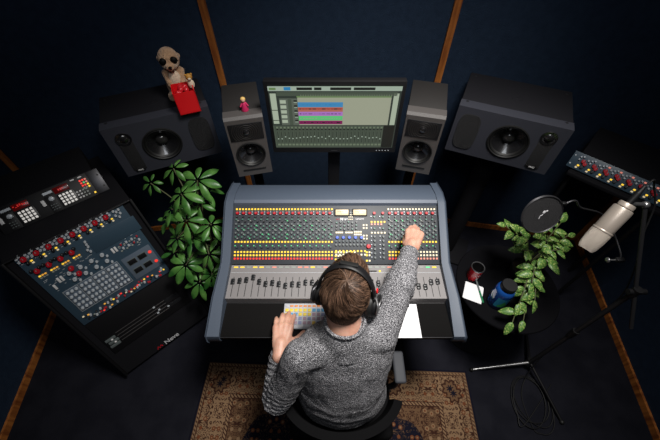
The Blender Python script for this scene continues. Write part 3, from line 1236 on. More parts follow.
# ------------------------------------------------------------------ rack console at left
def rack_console():
    yaw, p = 0.748, 1.223
    org = Vector((-1.1205, 0.830, 0.470))
    root = empty('rack_console', (org.x, org.y, 0), yaw)
    tag(root, 'black floor rack at left with a sloping blue panel of red and grey knobs', 'audio rack')
    FM = T(0, 0, org.z) @ Matrix.Rotation(p, 4, 'X')
    l, r, bo, to = -0.278, 0.2855, -0.446, 0.4885
    cp, sp = math.cos(p), math.sin(p)
    f = lambda t, n=0: (t * cp - n * sp * 1.0, org.z + t * sp + n * cp)      # (depth, z)
    b = MB()
    y0, z0 = f(bo)
    y1, z1 = f(to)
    b.prism([(y0, z0), (y1, z1), (0.62, z1), (0.62, 0.02), (y0 + 0.05, 0.02)], l, r, 'x')
    b.build('cabinet', 'blackmatte', root, smooth=0)
    for s in (l, r):
        b = MB(FM)
        b.box((s, (bo + to) / 2, 0.006), (0.012, to - bo, 0.03), bev=0.003)
        b.build('side_cheek', 'black', root)
    b = MB(FM)
    b.box(((l + r) / 2, to - 0.003, 0.008), (r - l, 0.006, 0.02), bev=0.001)
    b.build('top_lip', 'darkmetal', root)
    # faceplates
    b = MB(FM)
    b.box((0, 0.243, 0.004), (0.482, 0.486, 0.008), bev=0.001)
    b.build('faceplate', 'rackblue', root)
    b = MB(FM)
    b.box((0.135, 0.362, 0.0095), (0.235, 0.085, 0.004), bev=0.001)
    b.build('blank_plate', 'rackblue', root)
    # slate lower section with module seams
    b = MB(FM)
    for k in range(4):
        b.box((-0.168 + k * 0.066, 0.152, 0.0095), (0.062, 0.150, 0.004), bev=0.001)
    b.box((0.155, 0.145, 0.0095), (0.150, 0.150, 0.004), bev=0.001)
    b.build('module_plate', 'rackblue2', root)
    z = 0.008
    KN = Spread(root, 'knob')
    BT = Spread(root, 'button')
    kr = knob_mesh('knob', 0.0128, 0.014, 'kred')
    kl = knob_mesh('knob', 0.0062, 0.010, 'klight')
    kb = knob_mesh('knob', 0.0085, 0.010, 'kblack')
    kg = knob_mesh('knob', 0.0100, 0.012, 'klight')
    ks = knob_mesh('knob', 0.0075, 0.010, 'klight', 'klight')
    krs = knob_mesh('knob', 0.0050, 0.008, 'kred')
    b1 = {k: btn_mesh('button', 0.009, 0.007, 0.004, k) for k in ('lyellow', 'lcream', 'loff', 'lred', 'lamber')}
    rg = random.Random(4)
    for k in range(9):
        x = -0.212 + k * 0.0515
        if k == 8:
            for dx, dy in ((0, 0.01), (0.012, -0.004), (-0.012, -0.006), (0, -0.02), (0.014, 0.016), (-0.01, 0.02)):
                KN.add(kl if rg.random() < 0.7 else krs, FM @ T(x + dx, 0.452 + dy, z), 1)
            continue
        KN.add(kr, FM @ T(x, 0.462, z), 0)
        for dx, dy in ((-0.018, 0.014), (-0.019, -0.004), (0.017, 0.017), (0.019, 0.002), (-0.006, 0.021)):
            KN.add(kl, FM @ T(x + dx, 0.462 + dy, z), 2)
        KN.add(kb, FM @ T(x + 0.003, 0.437, z), 1)
        for dx, c_ in ((0.018, 'lyellow'), (0.018, 'lcream')):
            BT.add(b1[c_], FM @ T(x + dx, 0.440 if c_ == 'lyellow' else 0.428, z), 1)
    for k in range(4):
        x = -0.208 + k * 0.050
        KN.add(kr, FM @ T(x, 0.385, z), 0)
        for dx, dy in ((-0.016, 0.012), (0.016, 0.012)):
            KN.add(kb, FM @ T(x + dx, 0.385 + dy, z), 4)
        for dx in (0, 0.012, 0.024):
            BT.add(b1['lyellow' if dx == 0 else 'lamber'], FM @ T(x - 0.008 + dx, 0.355, z), 1)
            BT.add(b1['loff'], FM @ T(x - 0.008 + dx, 0.343, z), 3)
    for k in range(5):
        KN.add(kl, FM @ T(0.004 + rg.uniform(-0.01, 0.01), 0.40 - k * 0.014, z), 4)
    # white meter bars
    for (x, y) in ((-0.205, 0.270), (-0.175, 0.292), (-0.16, 0.292), (0.080, 0.288), (0.095, 0.288)):
        b = MB(FM)
        b.box((x, y, z + 0.002), (0.010, 0.030, 0.004), bev=0.001)
        b.build('white_meter', 'white', root)
    for k in range(8):
        KN.add(kg, FM @ T(-0.135 + (k % 4) * 0.052 + 0.01, 0.298 - (k // 4) * 0.042, z), 0)
        KN.add(kl, FM @ T(-0.110 + (k % 4) * 0.052, 0.280 - (k // 4) * 0.042, z), 3)
    KN.add(kr, FM @ T(-0.105, 0.315, z), 0)
    KN.add(kr, FM @ T(-0.095, 0.272, z), 0)
    for k in range(8):
        KN.add(kl if k % 3 else krs, FM @ T(0.125 + (k % 4) * 0.028, 0.298 - (k // 4) * 0.028 + rg.uniform(-.004, .004), z), 2)
        BT.add(b1['loff'], FM @ T(0.112 + (k % 4) * 0.028, 0.290 - (k // 4) * 0.028, z), 4)
    # grey module knobs
    for m_ in range(4):
        for r_ in range(5):
            for c_ in range(3):
                KN.add(ks, FM @ T(-0.188 + m_ * 0.066 + c_ * 0.020, 0.210 - r_ * 0.028, 0.0115), 1 if r_ < 4 else 3)
    b = MB(FM)
    for m_ in range(5):
        b.box((-0.201 + m_ * 0.066, 0.152, 0.0118), (0.0012, 0.150, 0.0006))
    for y_ in (0.078, 0.226):
        b.box((-0.069, y_, 0.0118), (0.264, 0.0012, 0.0006))
    for k in range(8):
        for q in range(5):
            b.box((-0.230 + k * 0.0515 + rg.uniform(0, 0.03), 0.475 - q * 0.011, 0.0085), (rg.uniform(0.006, 0.014), 0.0018, 0.0006))
    for q in range(36):
        b.box((rg.uniform(-0.22, 0.0), rg.uniform(0.24, 0.33), 0.0085), (rg.uniform(0.006, 0.014), 0.0018, 0.0006))
    for q in range(16):
        b.box((rg.uniform(0.10, 0.22), rg.uniform(0.24, 0.315), 0.0085), (rg.uniform(0.006, 0.014), 0.0018, 0.0006))
    b.build('printed_legend', 'legend', root, smooth=0)
    # meters with black glass
    for (x, y) in ((0.118, 0.180), (0.172, 0.180), (0.118, 0.120), (0.172, 0.120)):
        b = MB(FM)
        b.box((x, y, 0.0125), (0.046, 0.034, 0.003), bev=0.001)
        fr = b.build('meter_frame', 'kgrey', root)
        b = MB(FM)
        b.box((x, y, 0.0145), (0.040, 0.028, 0.002), bev=0.001)
        b.build('meter_glass', 'black', fr)
    for (x, y) in ((0.214, 0.178), (0.214, 0.110)):
        b = MB(FM)
        b.lathe([(0.0085, 0), (0.0085, 0.003), (0.004, 0.004), (0, 0.004)], 20, T(x, y, z + 0.004), caps=False)
        b.build('red_lamp', 'lred', root)
    # bottom row of tiny controls
    for k in range(62):
        x = -0.215 + k * 0.0072
        y = 0.030 + rg.uniform(-0.018, 0.022)
        if k % 3 == 0:
            BT.add(b1[rg.choice(['lyellow', 'lred', 'loff', 'lcream', 'lamber'])], FM @ T(x, y, z), 2)
        else:
            KN.add(rg.choice([kl, krs, krs, kl, kbk]), FM @ T(x, y, z), 2)
    KN.done()
    BT.done()
    # lower black fader panel with long rails
    b = MB(FM)
    b.box((0, -0.14, 0.003), (0.482, 0.26, 0.006), bev=0.001)
    b.build('fader_faceplate', 'black', root)
    for k in range(4):
        y = -0.150 - k * 0.022
        b = MB(FM)
        b.box((0.0, y, 0.007), (0.34, 0.0022, 0.002))
        rl = b.build('fader_rail', 'steel', root)
    for (x, y) in ((-0.205, -0.165), (-0.20, -0.190), (-0.205, -0.215)):
        b = MB(FM)
        b.box((x, y, 0.010), (0.055, 0.018, 0.010), bev=0.004)
        b.build('fader_cap', 'kgrey', root)
    for (x, y) in ((-0.200, -0.170), (-0.195, -0.195)):
        b = MB(FM)
        b.ball((x, y, 0.016), (0.006, 0.006, 0.004))
        b.build('indicator_lamp', 'white', root)
    for (x, y) in ((0.055, -0.150), (0.07, -0.185), (0.055, -0.20), (0.12, -0.20)):
        b = MB(FM)
        b.box((x, y, 0.009), (0.012, 0.008, 0.006), bev=0.001)
        b.build('switch', 'klight', root)
    b = MB(FM)
    b.box((0.16, -0.165, 0.008), (0.08, 0.035, 0.004), bev=0.001)
    b.box((0.16, -0.205, 0.008), (0.08, 0.025, 0.004), bev=0.001)
    b.build('fader_plate', 'kblack', root)
    text('maker_lettering', 'Neve', 0.042, 'greytext', root, FM @ T(0.02, -0.428, 0.002), 0.0008)
    b = MB(FM)
    b.tube([(-0.075, -0.436, 0.001), (-0.066, -0.420, 0.001), (-0.058, -0.436, 0.001), (-0.050, -0.420, 0.001), (-0.042, -0.434, 0.001)], 0.0035, 6)
    b.build('maker_mark', 'redtext', root)
    for s in (-0.22, 0.22):
        for y_ in (0.12, 0.55):
            b = MB()
            b.cyl((s, y_, 0), (s, y_, 0.022), 0.02)
            b.build('foot', 'rubber', root)


rack_console()


# ------------------------------------------------------------------ 3U box with keypads on the left rack
def keypad_unit():
    yaw, p = 0.692, 0.82
    tr = Vector((-1.205, 1.277, 1.0165))
    HH, WW = 0.1225, 0.47
    # face frame origin = middle of the lower edge
    up = Matrix.Rotation(yaw, 3, 'Z') @ Vector((0, math.cos(p), math.sin(p)))
    ri = Matrix.Rotation(yaw, 3, 'Z') @ Vector((1, 0, 0))
    o0 = tr - up * HH - ri * WW / 2
    root = empty('effects_controller', (o0.x, o0.y, 0), yaw)
    root.location.z = 0.930
    tag(root, 'sloping black keypad unit with red displays on top of the left rack', 'rack unit')
    FM = T(0, 0, o0.z - 0.930 + 0.001) @ Matrix.Rotation(p, 4, 'X')
    y1, z1 = HH * math.cos(p), HH * math.sin(p)
    b = MB()
    b.prism([(0.006, 0.0), (y1 + 0.002, z1), (y1 + 0.24, z1), (y1 + 0.24, 0.0)], -WW / 2 + 0.022, WW / 2 - 0.022, 'x')
    b.build('case', 'blackmatte', root, smooth=0)
    b = MB(FM)
    b.box((0, HH / 2, 0.002), (WW, HH, 0.005), bev=0.0015)
    b.build('faceplate', 'black', root)
    for k in range(12):
        b = MB()
        b.box((-0.19 + k * 0.034, y1 + 0.20, z1 + 0.0005), (0.018, 0.008, 0.001))
        b.build('vent_slot', 'slot', root, smooth=0)
    b = MB(FM)
    b.box((WW / 2 - 0.028, HH / 2, 0.005), (0.056, HH * 0.98, 0.003), bev=0.001)
    b.build('rack_ear', 'darkmetal', root)
    for y in (0.03, 0.09):
        b = MB(FM)
        b.lathe([(0.004, 0), (0.004, 0.002), (0, 0.002)], 12, T(WW / 2 - 0.012, y, 0.0065), caps=False)
        b.build('screw_hole', 'slot', root)
    key = btn_mesh('key', 0.0105, 0.0105, 0.004, 'keylit')
    b = None
    for x0 in (0.060, -0.115):
        # display
        m = MB(FM)
        m.box((x0 - 0.004, 0.096, 0.006), (0.066, 0.030, 0.003), bev=0.001)
        dp = m.build('display', 'disp', root)
        m = MB(FM)
        rg = random.Random(int(x0 * 1000))
        for k in range(7 if x0 < 0 else 3):
            xx = x0 - 0.030 + k * 0.009 + (0.015 if x0 > 0 else 0)
            m.box((xx, 0.097 + rg.uniform(-0.004, 0.004), 0.008), (0.006, rg.uniform(0.003, 0.012), 0.0006))
        m.build('display_digits', 'dispdig', dp, smooth=0)
        m = MB(FM)
        m.box((x0, 0.043, 0.0055), (0.074, 0.062, 0.002), bev=0.001)
        m.build('keypad_plate', 'kblack', root)
        for r_ in range(4):
            for c_ in range(4):
                copyto(key, root, FM @ T(x0 - 0.024 + c_ * 0.016, 0.066 - r_ * 0.0152, 0.006)).name = 'key'
        m = MB(FM)
        m.box((x0 - 0.062, 0.101, 0.006), (0.040, 0.012, 0.002))
        m.build('name_plate', 'klight', root, smooth=0)
        m = MB(FM)
        m.box((x0 - 0.064, 0.045, 0.0055), (0.044, 0.085, 0.002), bev=0.001)
        m.build('encoder_plate', 'black', root)
        m = MB(FM)
        m.lathe([(0.012, 0), (0.011, 0.010), (0.008, 0.012), (0, 0.012)], 20, T(x0 - 0.060, 0.068, 0.006), caps=False)
        m.build('encoder', 'klight', root)
        rgk = random.Random(5)
        for k in range(9):
            m = MB(FM)
            m.box((x0 - 0.076 + (k % 3) * 0.011, 0.040 - (k // 3) * 0.012, 0.008), (0.006, 0.004, 0.003))
            m.build('small_key', 'kgrey', root, smooth=0)
        m = MB(FM)
        m.box((x0 - 0.098, 0.062, 0.009), (0.014, 0.030, 0.006), bev=0.001)
        m.build('data_slider', 'white', root)
    # right hand buttons
    cols = ['lred', 'lgreen', 'lred', 'lyellow']
    pr = {k: btn_mesh('button', 0.0085, 0.0085, 0.004, k) for k in ('lred', 'lgreen', 'lyellow', 'lpink', 'loff', 'white')}
    for r_ in range(4):
        for c_ in range(3):
            m_ = [['lred', 'lred', 'lpink'], ['lred', 'lgreen', 'lpink'], ['lred', 'lred', 'lyellow'], ['loff', 'loff', 'lyellow']][r_][c_]
            copyto(pr[m_], root, FM @ T(0.142 + c_ * 0.012, 0.094 - r_ * 0.013, 0.006)).name = 'button'
    for r_ in range(3):
        for c_ in range(4):
            copyto(pr['white' if c_ < 2 else 'loff'], root, FM @ T(0.105 + c_ * 0.014, 0.050 - r_ * 0.015, 0.006)).name = 'button'
    for c_ in range(2):
        m = MB(FM)
        m.box((0.115 + c_ * 0.035, 0.112, 0.007), (0.018, 0.006, 0.002))
        m.build('name_plate', 'white', root, smooth=0)
    copyto(pr['lyellow'], root, FM @ T(0.172, 0.016, 0.006)).name = 'button'


keypad_unit()


# ------------------------------------------------------------------ preamp unit at right
def preamp_unit():
    yaw, p = -0.752, 1.0
    HH, WW = 0.0865, 0.483
    bl_ = Vector((1.274, 1.353, 0.97))
    ri = Matrix.Rotation(yaw, 3, 'Z') @ Vector((1, 0, 0))
    o0 = bl_ + ri * WW / 2
    bz = 0.955
    root = empty('microphone_preamp', (o0.x, o0.y, bz), yaw)
    tag(root, 'black box at right with a blue front strip of red knobs, behind the microphone', 'rack unit')
    FM = T(0, 0, o0.z - bz) @ Matrix.Rotation(p, 4, 'X')
    y1, z1 = HH * math.cos(p), HH * math.sin(p)
    zf = o0.z - bz
    b = MB()
    b.prism([(-0.004, 0.0), (y1, zf + z1), (y1 + 0.27, zf + z1 + 0.02), (y1 + 0.27, 0.0)], -WW / 2 + 0.03, WW / 2 - 0.005, 'x')
    b.build('case', 'blackmatte', root, smooth=0)
    b = MB(FM)
    b.box((0, HH / 2, 0.003), (WW, HH, 0.006), bev=0.0015)
    b.build('faceplate', 'rackblue', root)
    kr = knob_mesh('knob', 0.0105, 0.014, 'kred')
    kl = knob_mesh('knob', 0.0050, 0.010, 'klight')
    kb = knob_mesh('knob', 0.0085, 0.010, 'kblack')
    KN = Spread(root, 'knob')
    BT = Spread(root, 'button')
    b1 = {k: btn_mesh('button', 0.010, 0.008, 0.004, k) for k in ('lyellow', 'lcream', 'lpink')}
    for k in range(8):
        x = -WW / 2 + 0.058 + k * 0.053
        KN.add(kr, FM @ T(x, 0.050, 0.006))
        KN.add(kr, FM @ T(x + 0.012, 0.040, 0.006))
        KN.add(kb, FM @ T(x + 0.008, 0.022, 0.006))
        for dx, dy in ((-0.020, 0.068), (-0.008, 0.073), (-0.022, 0.054), (0.018, 0.064)):
            KN.add(kl, FM @ T(x + dx, dy, 0.006))
        BT.add(b1['lyellow'], FM @ T(x - 0.010, 0.024, 0.006))
        BT.add(b1['lcream'], FM @ T(x - 0.014, 0.012, 0.006))
        if k > 1:
            BT.add(b1['lpink'], FM @ T(x + 0.006, 0.072, 0.006))
    for y in (0.02, 0.066):
        m = MB(FM)
        m.lathe([(0.0035, 0), (0.0035, 0.002), (0, 0.002)], 12, T(-WW / 2 + 0.01, y, 0.006), caps=False)
        m.build('screw', 'klight', root)
    KN.done()
    BT.done()
    # stand with four thin legs
    st = empty('rack_stand', (o0.x, o0.y, 0), yaw)
    tag(st, 'thin legged black stand carrying the blue fronted box at right', 'stand')
    b = MB()
    b.box((0.01, 0.15, bz - 0.012), (WW - 0.03, 0.34, 0.022), bev=0.004)
    b.build('shelf', 'blackmatte', st)
    for sx in (-0.19, 0.20):
        for sy in (0.02, 0.29):
            b = MB()
            b.cyl((sx, sy, 0), (sx, sy, bz - 0.02), 0.011, seg=14)
            b.build('leg', 'black', st)


preamp_unit()


# ------------------------------------------------------------------ chair
def chair():
    root = empty('office_chair', (0.05, 0.36, 0))
    tag(root, 'black office chair the man sits in, curved backrest and grey arm pads', 'chair')
    b = MB()
    b.box((0, 0.02, 0.435), (0.46, 0.44, 0.07), bev=0.03, seg=4)
    b.build('seat', 'chair', root, smooth=60)
    # backrest: curved shell
    def shell(r_out, th, z0, z1, name, m, thf=1.0):
        b = MB()
        n = 28
        rows = 10
        g = {}
        for side in (0, 1):
            for i in range(n + 1):
                a = R(-74 + 148 * i / n)
                for j in range(rows + 1):
                    t = j / rows
                    e = abs(i / n * 2 - 1)
                    zt = z0 + (z1 - z0) * t
                    zt -= (e ** 3) * 0.05 * t
                    rr = 1 + 0.02 * t
                    k = 0 if side == 0 else th
                    x = (0.262 - k) * math.sin(a) * rr
                    y = -0.02 - (0.205 - k) * math.cos(a) * rr + 0.02 - 0.02 * t
                    g[side, i, j] = b.bm.verts.new((x, y, zt - (0.006 if side and j == rows else 0)))
        for i in range(n):
            for j in range(rows):
                for side in (0, 1):
                    q = (g[side, i, j], g[side, i + 1, j], g[side, i + 1, j + 1], g[side, i, j + 1])
                    b.bm.faces.new(q)
        for i in range(n):
            for j in (0, rows):
                b.bm.faces.new((g[0, i, j], g[0, i + 1, j], g[1, i + 1, j], g[1, i, j]))
        for j in range(rows):
            for i in (0, n):
                b.bm.faces.new((g[0, i, j], g[0, i, j + 1], g[1, i, j + 1], g[1, i, j]))
        return b.build(name, m, root, smooth=50)
    shell(0, 0.034, 0.47, 0.655, 'backrest', 'chair')
    b = MB()
    b.tube(bez([(0.0, 0.0, 0.40), (0, -0.16, 0.42), (0, -0.225, 0.50), (0, -0.225, 0.58)]), 0.02, 10)
    b.build('back_bar', 'darkmetal', root)
    for s in (-1, 1):
        b = MB()
        b.box((s * 0.252, 0.050, 0.640), (0.050, 0.135, 0.022), bev=0.010, seg=3)
        b.build('arm_pad', 'padgrey', root, smooth=60)
        b = MB()
        b.tube(bez([(s * 0.255, 0.03, 0.645), (s * 0.262, 0.03, 0.52), (s * 0.25, 0.02, 0.43), (s * 0.15, 0.02, 0.40)]), 0.014, 10)
        b.build('arm_post', 'darkmetal', root)
    b = MB()
    b.cyl((0, 0, 0.09), (0, 0, 0.41), 0.028)
    b.build('gas_stem', 'darkmetal', root)
    for k in range(5):
        a = R(90 + 72 * k)
        b = MB()
        d = Vector((math.cos(a), math.sin(a), 0))
        b.cyl(d * 0.02 + Vector((0, 0, 0.11)), d * 0.29 + Vector((0, 0, 0.075)), 0.026, 0.016, 12)
        lg = b.build('base_spoke', 'chair', root)
        b = MB()
        c = d * 0.29
        n_ = Vector((-d.y, d.x, 0))
        b.cyl(c + n_ * 0.024 + Vector((0, 0, 0.038)), c - n_ * 0.024 + Vector((0, 0, 0.038)), 0.027, seg=20)
        b.cyl(c + Vector((0, 0, 0.04)), c + Vector((0, 0, 0.08)), 0.009, seg=10)
        b.build('caster', 'rubber', lg)


chair()


# ------------------------------------------------------------------ the man
def remeshed(mb, name, m, parent, voxel, smooth_it=4, disp=None):
    """one continuous skin around all the overlapping shapes"""
    o = mb.build(name + '_raw', m, None, smooth=0)
    md = o.modifiers.new('r', 'REMESH')
    md.mode = 'VOXEL'
    md.voxel_size = voxel
    ms = o.modifiers.new('s', 'SMOOTH')
    ms.iterations = smooth_it
    ms.factor = 0.5
    dg = bpy.context.evaluated_depsgraph_get()
    dg.update()
    me = bpy.data.meshes.new_from_object(o.evaluated_get(dg))
    old = o.data
    bpy.data.objects.remove(o)
    bpy.data.meshes.remove(old)
    me.name = name
    if disp:
        nr = [v.normal.copy() for v in me.vertices]
        for v, n_ in zip(me.vertices, nr):
            v.co += n_ * disp(v.co)
    me.shade_smooth()
    me.materials.clear()
    me.materials.append(M[m])
    q = bpy.data.objects.new(name, me)
    return link(q, parent)


man = empty('person', (0.05, 0.36, 0))
tag(man, 'man in a heather grey sweater sitting at the console, right arm reaching up', 'person')
MO = T(-0.05, -0.36, 0)

SH_L, EL_L, WR_L = Vector((-0.100, 0.362, 0.955)), Vector((-0.212, 0.282, 0.670)), Vector((-0.198, 0.428, 0.828))
SH_R, EL_R, WR_R = Vector((0.175, 0.425, 0.985)), Vector((0.258, 0.585, 1.080)), Vector((0.350, 0.797, 0.992))
HC = Vector((0.053, 0.500, 1.135))
HM = Matrix.Translation(HC) @ Matrix.Rotation(R(-16), 4, 'Z') @ Matrix.Rotation(R(-24), 4, 'X') @ Matrix.Rotation(R(-3), 4, 'Y')   # head: +y face, +z crown


def hand(mb, wrist, d, up, side, spread, curl, lens, thumb_dir, thumb_len=0.062, scale=1.0):
    """palm, four separate fingers and a thumb"""
    d, up = d.normalized(), up.normalized()
    lat = d.cross(up).normalized() * side      # towards the thumb
    up = lat.cross(d) * side
    up = up.normalized()
    k = scale
    rotm = Matrix((lat, d, up)).transposed().to_4x4()
    mb.capsule(wrist - d * 0.03, wrist + d * 0.02, 0.025 * k, 0.026 * k, 16)
    for off, ln, rr in ((0.027, 0.080, 0.0135), (0.009, 0.085, 0.0140), (-0.010, 0.080, 0.0135), (-0.027, 0.073, 0.0125)):
        mb.capsule(wrist + d * 0.008 + lat * off * 0.55, wrist + d * ln * k + lat * off * k, 0.017 * k, rr * k, 14)
    mb.ball(wrist + d * 0.045 * k, (0.036 * k, 0.045 * k, 0.015 * k), rotm, 18)
    for i, (off, ln, rr) in enumerate(((0.028, 0.080, 0.0098), (0.0095, 0.086, 0.0102), (-0.0095, 0.081, 0.0098), (-0.028, 0.072, 0.0088))):
        p = wrist + d * ln * k + lat * off * k
        ang = 0.0
        fd = (d + lat * spread * (1.5 - i) * 0.5).normalized()
        for j, f in enumerate((0.46, 0.30, 0.24)):
            ang += curl[i][j]
            dirn = (fd * math.cos(ang) - up * math.sin(ang)).normalized()
            q = p + dirn * lens[i] * f * k
            mb.capsule(p, q, rr * (1 - 0.06 * j) * k, rr * (1 - 0.06 * (j + 1)) * k, 12)
            p = q
    p = wrist + d * 0.022 * k + lat * 0.026 * k - up * 0.006
    t1 = thumb_dir.normalized()
    q = p + t1 * thumb_len * 0.55 * k
    mb.capsule(wrist + d * 0.008, p, 0.016 * k, 0.015 * k, 12)
    mb.capsule(p, q, 0.0145 * k, 0.0112 * k, 12)
    t2 = (t1 + d * 0.5).normalized()
    mb.capsule(q, q + t2 * thumb_len * 0.5 * k, 0.0112 * k, 0.0092 * k, 12)


def build_body():
    b = MB(MO)
    # head
    def hb(c, r, rot=None):
        b.ball(HM @ Vector(c), r, (HM.to_3x3().to_4x4() @ (rot or Matrix.Identity(4))), 28)
    hb((0, -0.012, 0.030), (0.074, 0.092, 0.086))
    hb((0, 0.030, -0.020), (0.060, 0.062, 0.085))
    hb((0, 0.040, -0.070), (0.046, 0.046, 0.036))
    hb((0, 0.072, -0.092), (0.022, 0.018, 0.018))
    hb((0, 0.095, -0.030), (0.012, 0.018, 0.012))
    hb((0, 0.088, -0.005), (0.009, 0.012, 0.028))
    hb((0, 0.078, 0.022), (0.052, 0.014, 0.010))
    hb((0.034, 0.068, -0.018), (0.020, 0.016, 0.016))
    hb((-0.034, 0.068, -0.018), (0.020, 0.016, 0.016))
    hb((0, 0.086, -0.058), (0.021, 0.008, 0.005))
    hb((0, 0.084, -0.067), (0.018, 0.008, 0.006))
    for s in (-1, 1):
        hb((s * 0.076, -0.002, -0.010), (0.008, 0.020, 0.031))
    b.capsule(HM @ Vector((0, -0.02, -0.045)), Vector((0.05, 0.415, 1.035)), 0.059, 0.066, 24)
    # trunk (inside the sweater)
    X, Y = (1, 0, 0), (0, 1, 0)
    rings = [((0.05, 0.33, 0.47), X, Y, 0.13, 0.11), ((0.05, 0.33, 0.56), X, Y, 0.155, 0.115), ((0.05, 0.335, 0.66), X, Y, 0.14, 0.10), ((0.05, 0.35, 0.76), X, Y, 0.14, 0.095),
             ((0.05, 0.372, 0.86), X, Y, 0.150, 0.098), ((0.048, 0.392, 0.94), X, Y, 0.150, 0.088), ((0.05, 0.405, 1.00), X, Y, 0.12, 0.07), ((0.05, 0.415, 1.05), X, Y, 0.055, 0.055)]
    b.loft(rings)
    # arms
    for s_, e_, w_ in ((SH_L, EL_L, WR_L), (SH_R, EL_R, WR_R)):
        b.capsule(s_, e_, 0.046, 0.038, 18)
        b.capsule(e_, w_, 0.040, 0.026, 18)
    # legs and feet
    for s in (-1, 1):
        hip = Vector((0.05 + s * 0.085, 0.36, 0.53))
        kn = Vector((0.05 + s * 0.13, 0.76, 0.52))
        an = Vector((0.05 + s * 0.14, 0.80, 0.10))
        b.capsule(hip, kn, 0.075, 0.050, 20)
        b.capsule(kn, an, 0.048, 0.034, 18)
        b.capsule(an + Vector((0, -0.01, -0.05)), an + Vector((0, 0.13, -0.07)), 0.030, 0.024, 14)
    # left hand on the keyboard
    d = Vector((0.055, 1.0, 0.06))
    hand(b, WR_L, d, Vector((0.05, 0.0, 1)), 1, 0.15,
         [(0.25, 0.35, 0.3), (0.22, 0.45, 0.3), (0.22, 0.45, 0.35), (0.25, 0.40, 0.3)], [0.066, 0.072, 0.068, 0.056], Vector((0.95, 0.55, -0.12)), 0.066, 1.12)
    # right hand pinching a knob
    d = Vector((0.030, 0.094, 0.006))
    hand(b, WR_R, d, Vector((-0.2, 0.12, 1)), -1, -0.3,
         [(0.30, 0.80, 0.7), (0.35, 0.85, 0.7), (0.50, 0.95, 0.7), (0.65, 1.0, 0.7)], [0.068, 0.074, 0.070, 0.058], Vector((0.12, 0.92, -0.50)), 0.060, 1.1)
    return remeshed(b, 'body', 'skin', man, 0.0042, 3)


body = build_body()


def axis_t(p, a, c):
    d = c - a
    t = (p - a).dot(d) / d.length_squared
    return t, (p - (a + d * t)).length, d.length


def sweater_disp(co):
    p = co + Vector((0.05, 0.36, 0))
    h = 0.0
    n1 = noise.noise(p * 9.0)
    h += 0.006 * n1 + 0.0025 * noise.noise(p * 26)
    # stacked creases on the bent left forearm
    t, r, L_ = axis_t(p, EL_L, WR_L)
    if -0.35 < t < 1.15 and r < 0.085:
        h += 0.0030 * math.sin(t * L_ * 2 * PI / 0.024 + 2.0 * noise.noise(p * 12)) * min(1, (t + 0.35) / 0.4)
    t, r, L_ = axis_t(p, SH_L, EL_L)
    if 0.55 < t < 1.2 and r < 0.085:
        h += 0.005 * math.sin(t * L_ * 2 * PI / 0.027 + 3.0 * noise.noise(p * 10)) * (t - 0.5)
    # right arm: a few folds around the elbow
    t, r, L_ = axis_t(p, EL_R, WR_R)
    if -0.2 < t < 1.1 and r < 0.08:
        h += 0.0035 * math.sin(t * L_ * 2 * PI / 0.040 + 4.0 * noise.noise(p * 8))
    # drape lines from the armpits over the back
    if p.z < 1.0 and p.y < 0.40 and abs(p.x - 0.05) < 0.17:
        h += 0.005 * noise.noise(Vector((p.x * 5 + p.z * 9, p.z * 5 - p.x * 8, 3.1)))
        if p.z < 0.74:
            h += 0.002 * math.sin(p.z * 2 * PI / 0.06 + 4 * noise.noise(p * 7))
    return h


def build_sweater():
    b = MB(MO)
    X, Y = (1, 0, 0), (0, 1, 0)
    rings = [((0.05, 0.325, 0.545), X, Y, 0.192, 0.138), ((0.05, 0.325, 0.60), X, Y, 0.193, 0.136), ((0.05, 0.332, 0.70), X, Y, 0.178, 0.128), ((0.052, 0.350, 0.79), X, Y, 0.170, 0.115),
             ((0.052, 0.372, 0.87), X, Y, 0.178, 0.112), ((0.048, 0.392, 0.935), X, Y, 0.178, 0.103), ((0.050, 0.404, 0.99), X, Y, 0.148, 0.088), ((0.05, 0.411, 1.030), X, Y, 0.098, 0.075), ((0.05, 0.424, 1.065), X, Y, 0.080, 0.074), ((0.05, 0.432, 1.090), X, Y, 0.070, 0.066)]
    b.loft(rings)
    b.capsule(Vector((0.0, 0.39, 0.99)), SH_L, 0.062, 0.062, 22)
    b.capsule(Vector((0.10, 0.41, 1.0)), SH_R, 0.066, 0.068, 22)
    b.capsule(SH_L, EL_L, 0.064, 0.057, 22)
    b.capsule(EL_L, EL_L.lerp(WR_L, 0.78), 0.060, 0.046, 22)
    b.capsule(SH_R, EL_R, 0.068, 0.055, 22)
    b.capsule(SH_R, Vector((0.16, 0.38, 0.86)), 0.066, 0.07, 22)
    b.capsule(EL_R, EL_R.lerp(WR_R, 0.80), 0.052, 0.034, 22)
    # cuffs and collar
    d = (WR_R - EL_R).normalized()
    b.cyl(EL_R.lerp(WR_R, 0.76), EL_R.lerp(WR_R, 0.87), 0.039, 0.0355, 22)
    b.cyl(EL_L.lerp(WR_L, 0.66), EL_L.lerp(WR_L, 0.92), 0.046, 0.038, 22)
    return remeshed(b, 'sweater', 'knit', man, 0.0055, 4, sweater_disp)


sweater = build_sweater()
b = MB(MO)
ring = [Vector((0.05 + 0.067 * math.cos(a), 0.436 + 0.064 * math.sin(a), 1.094 - 0.012 * math.sin(a))) for a in [2 * PI * k / 40 for k in range(40)]]
b.tube(ring, 0.0062, 10, closed=True)
b.build('collar', 'knit', man, smooth=60)


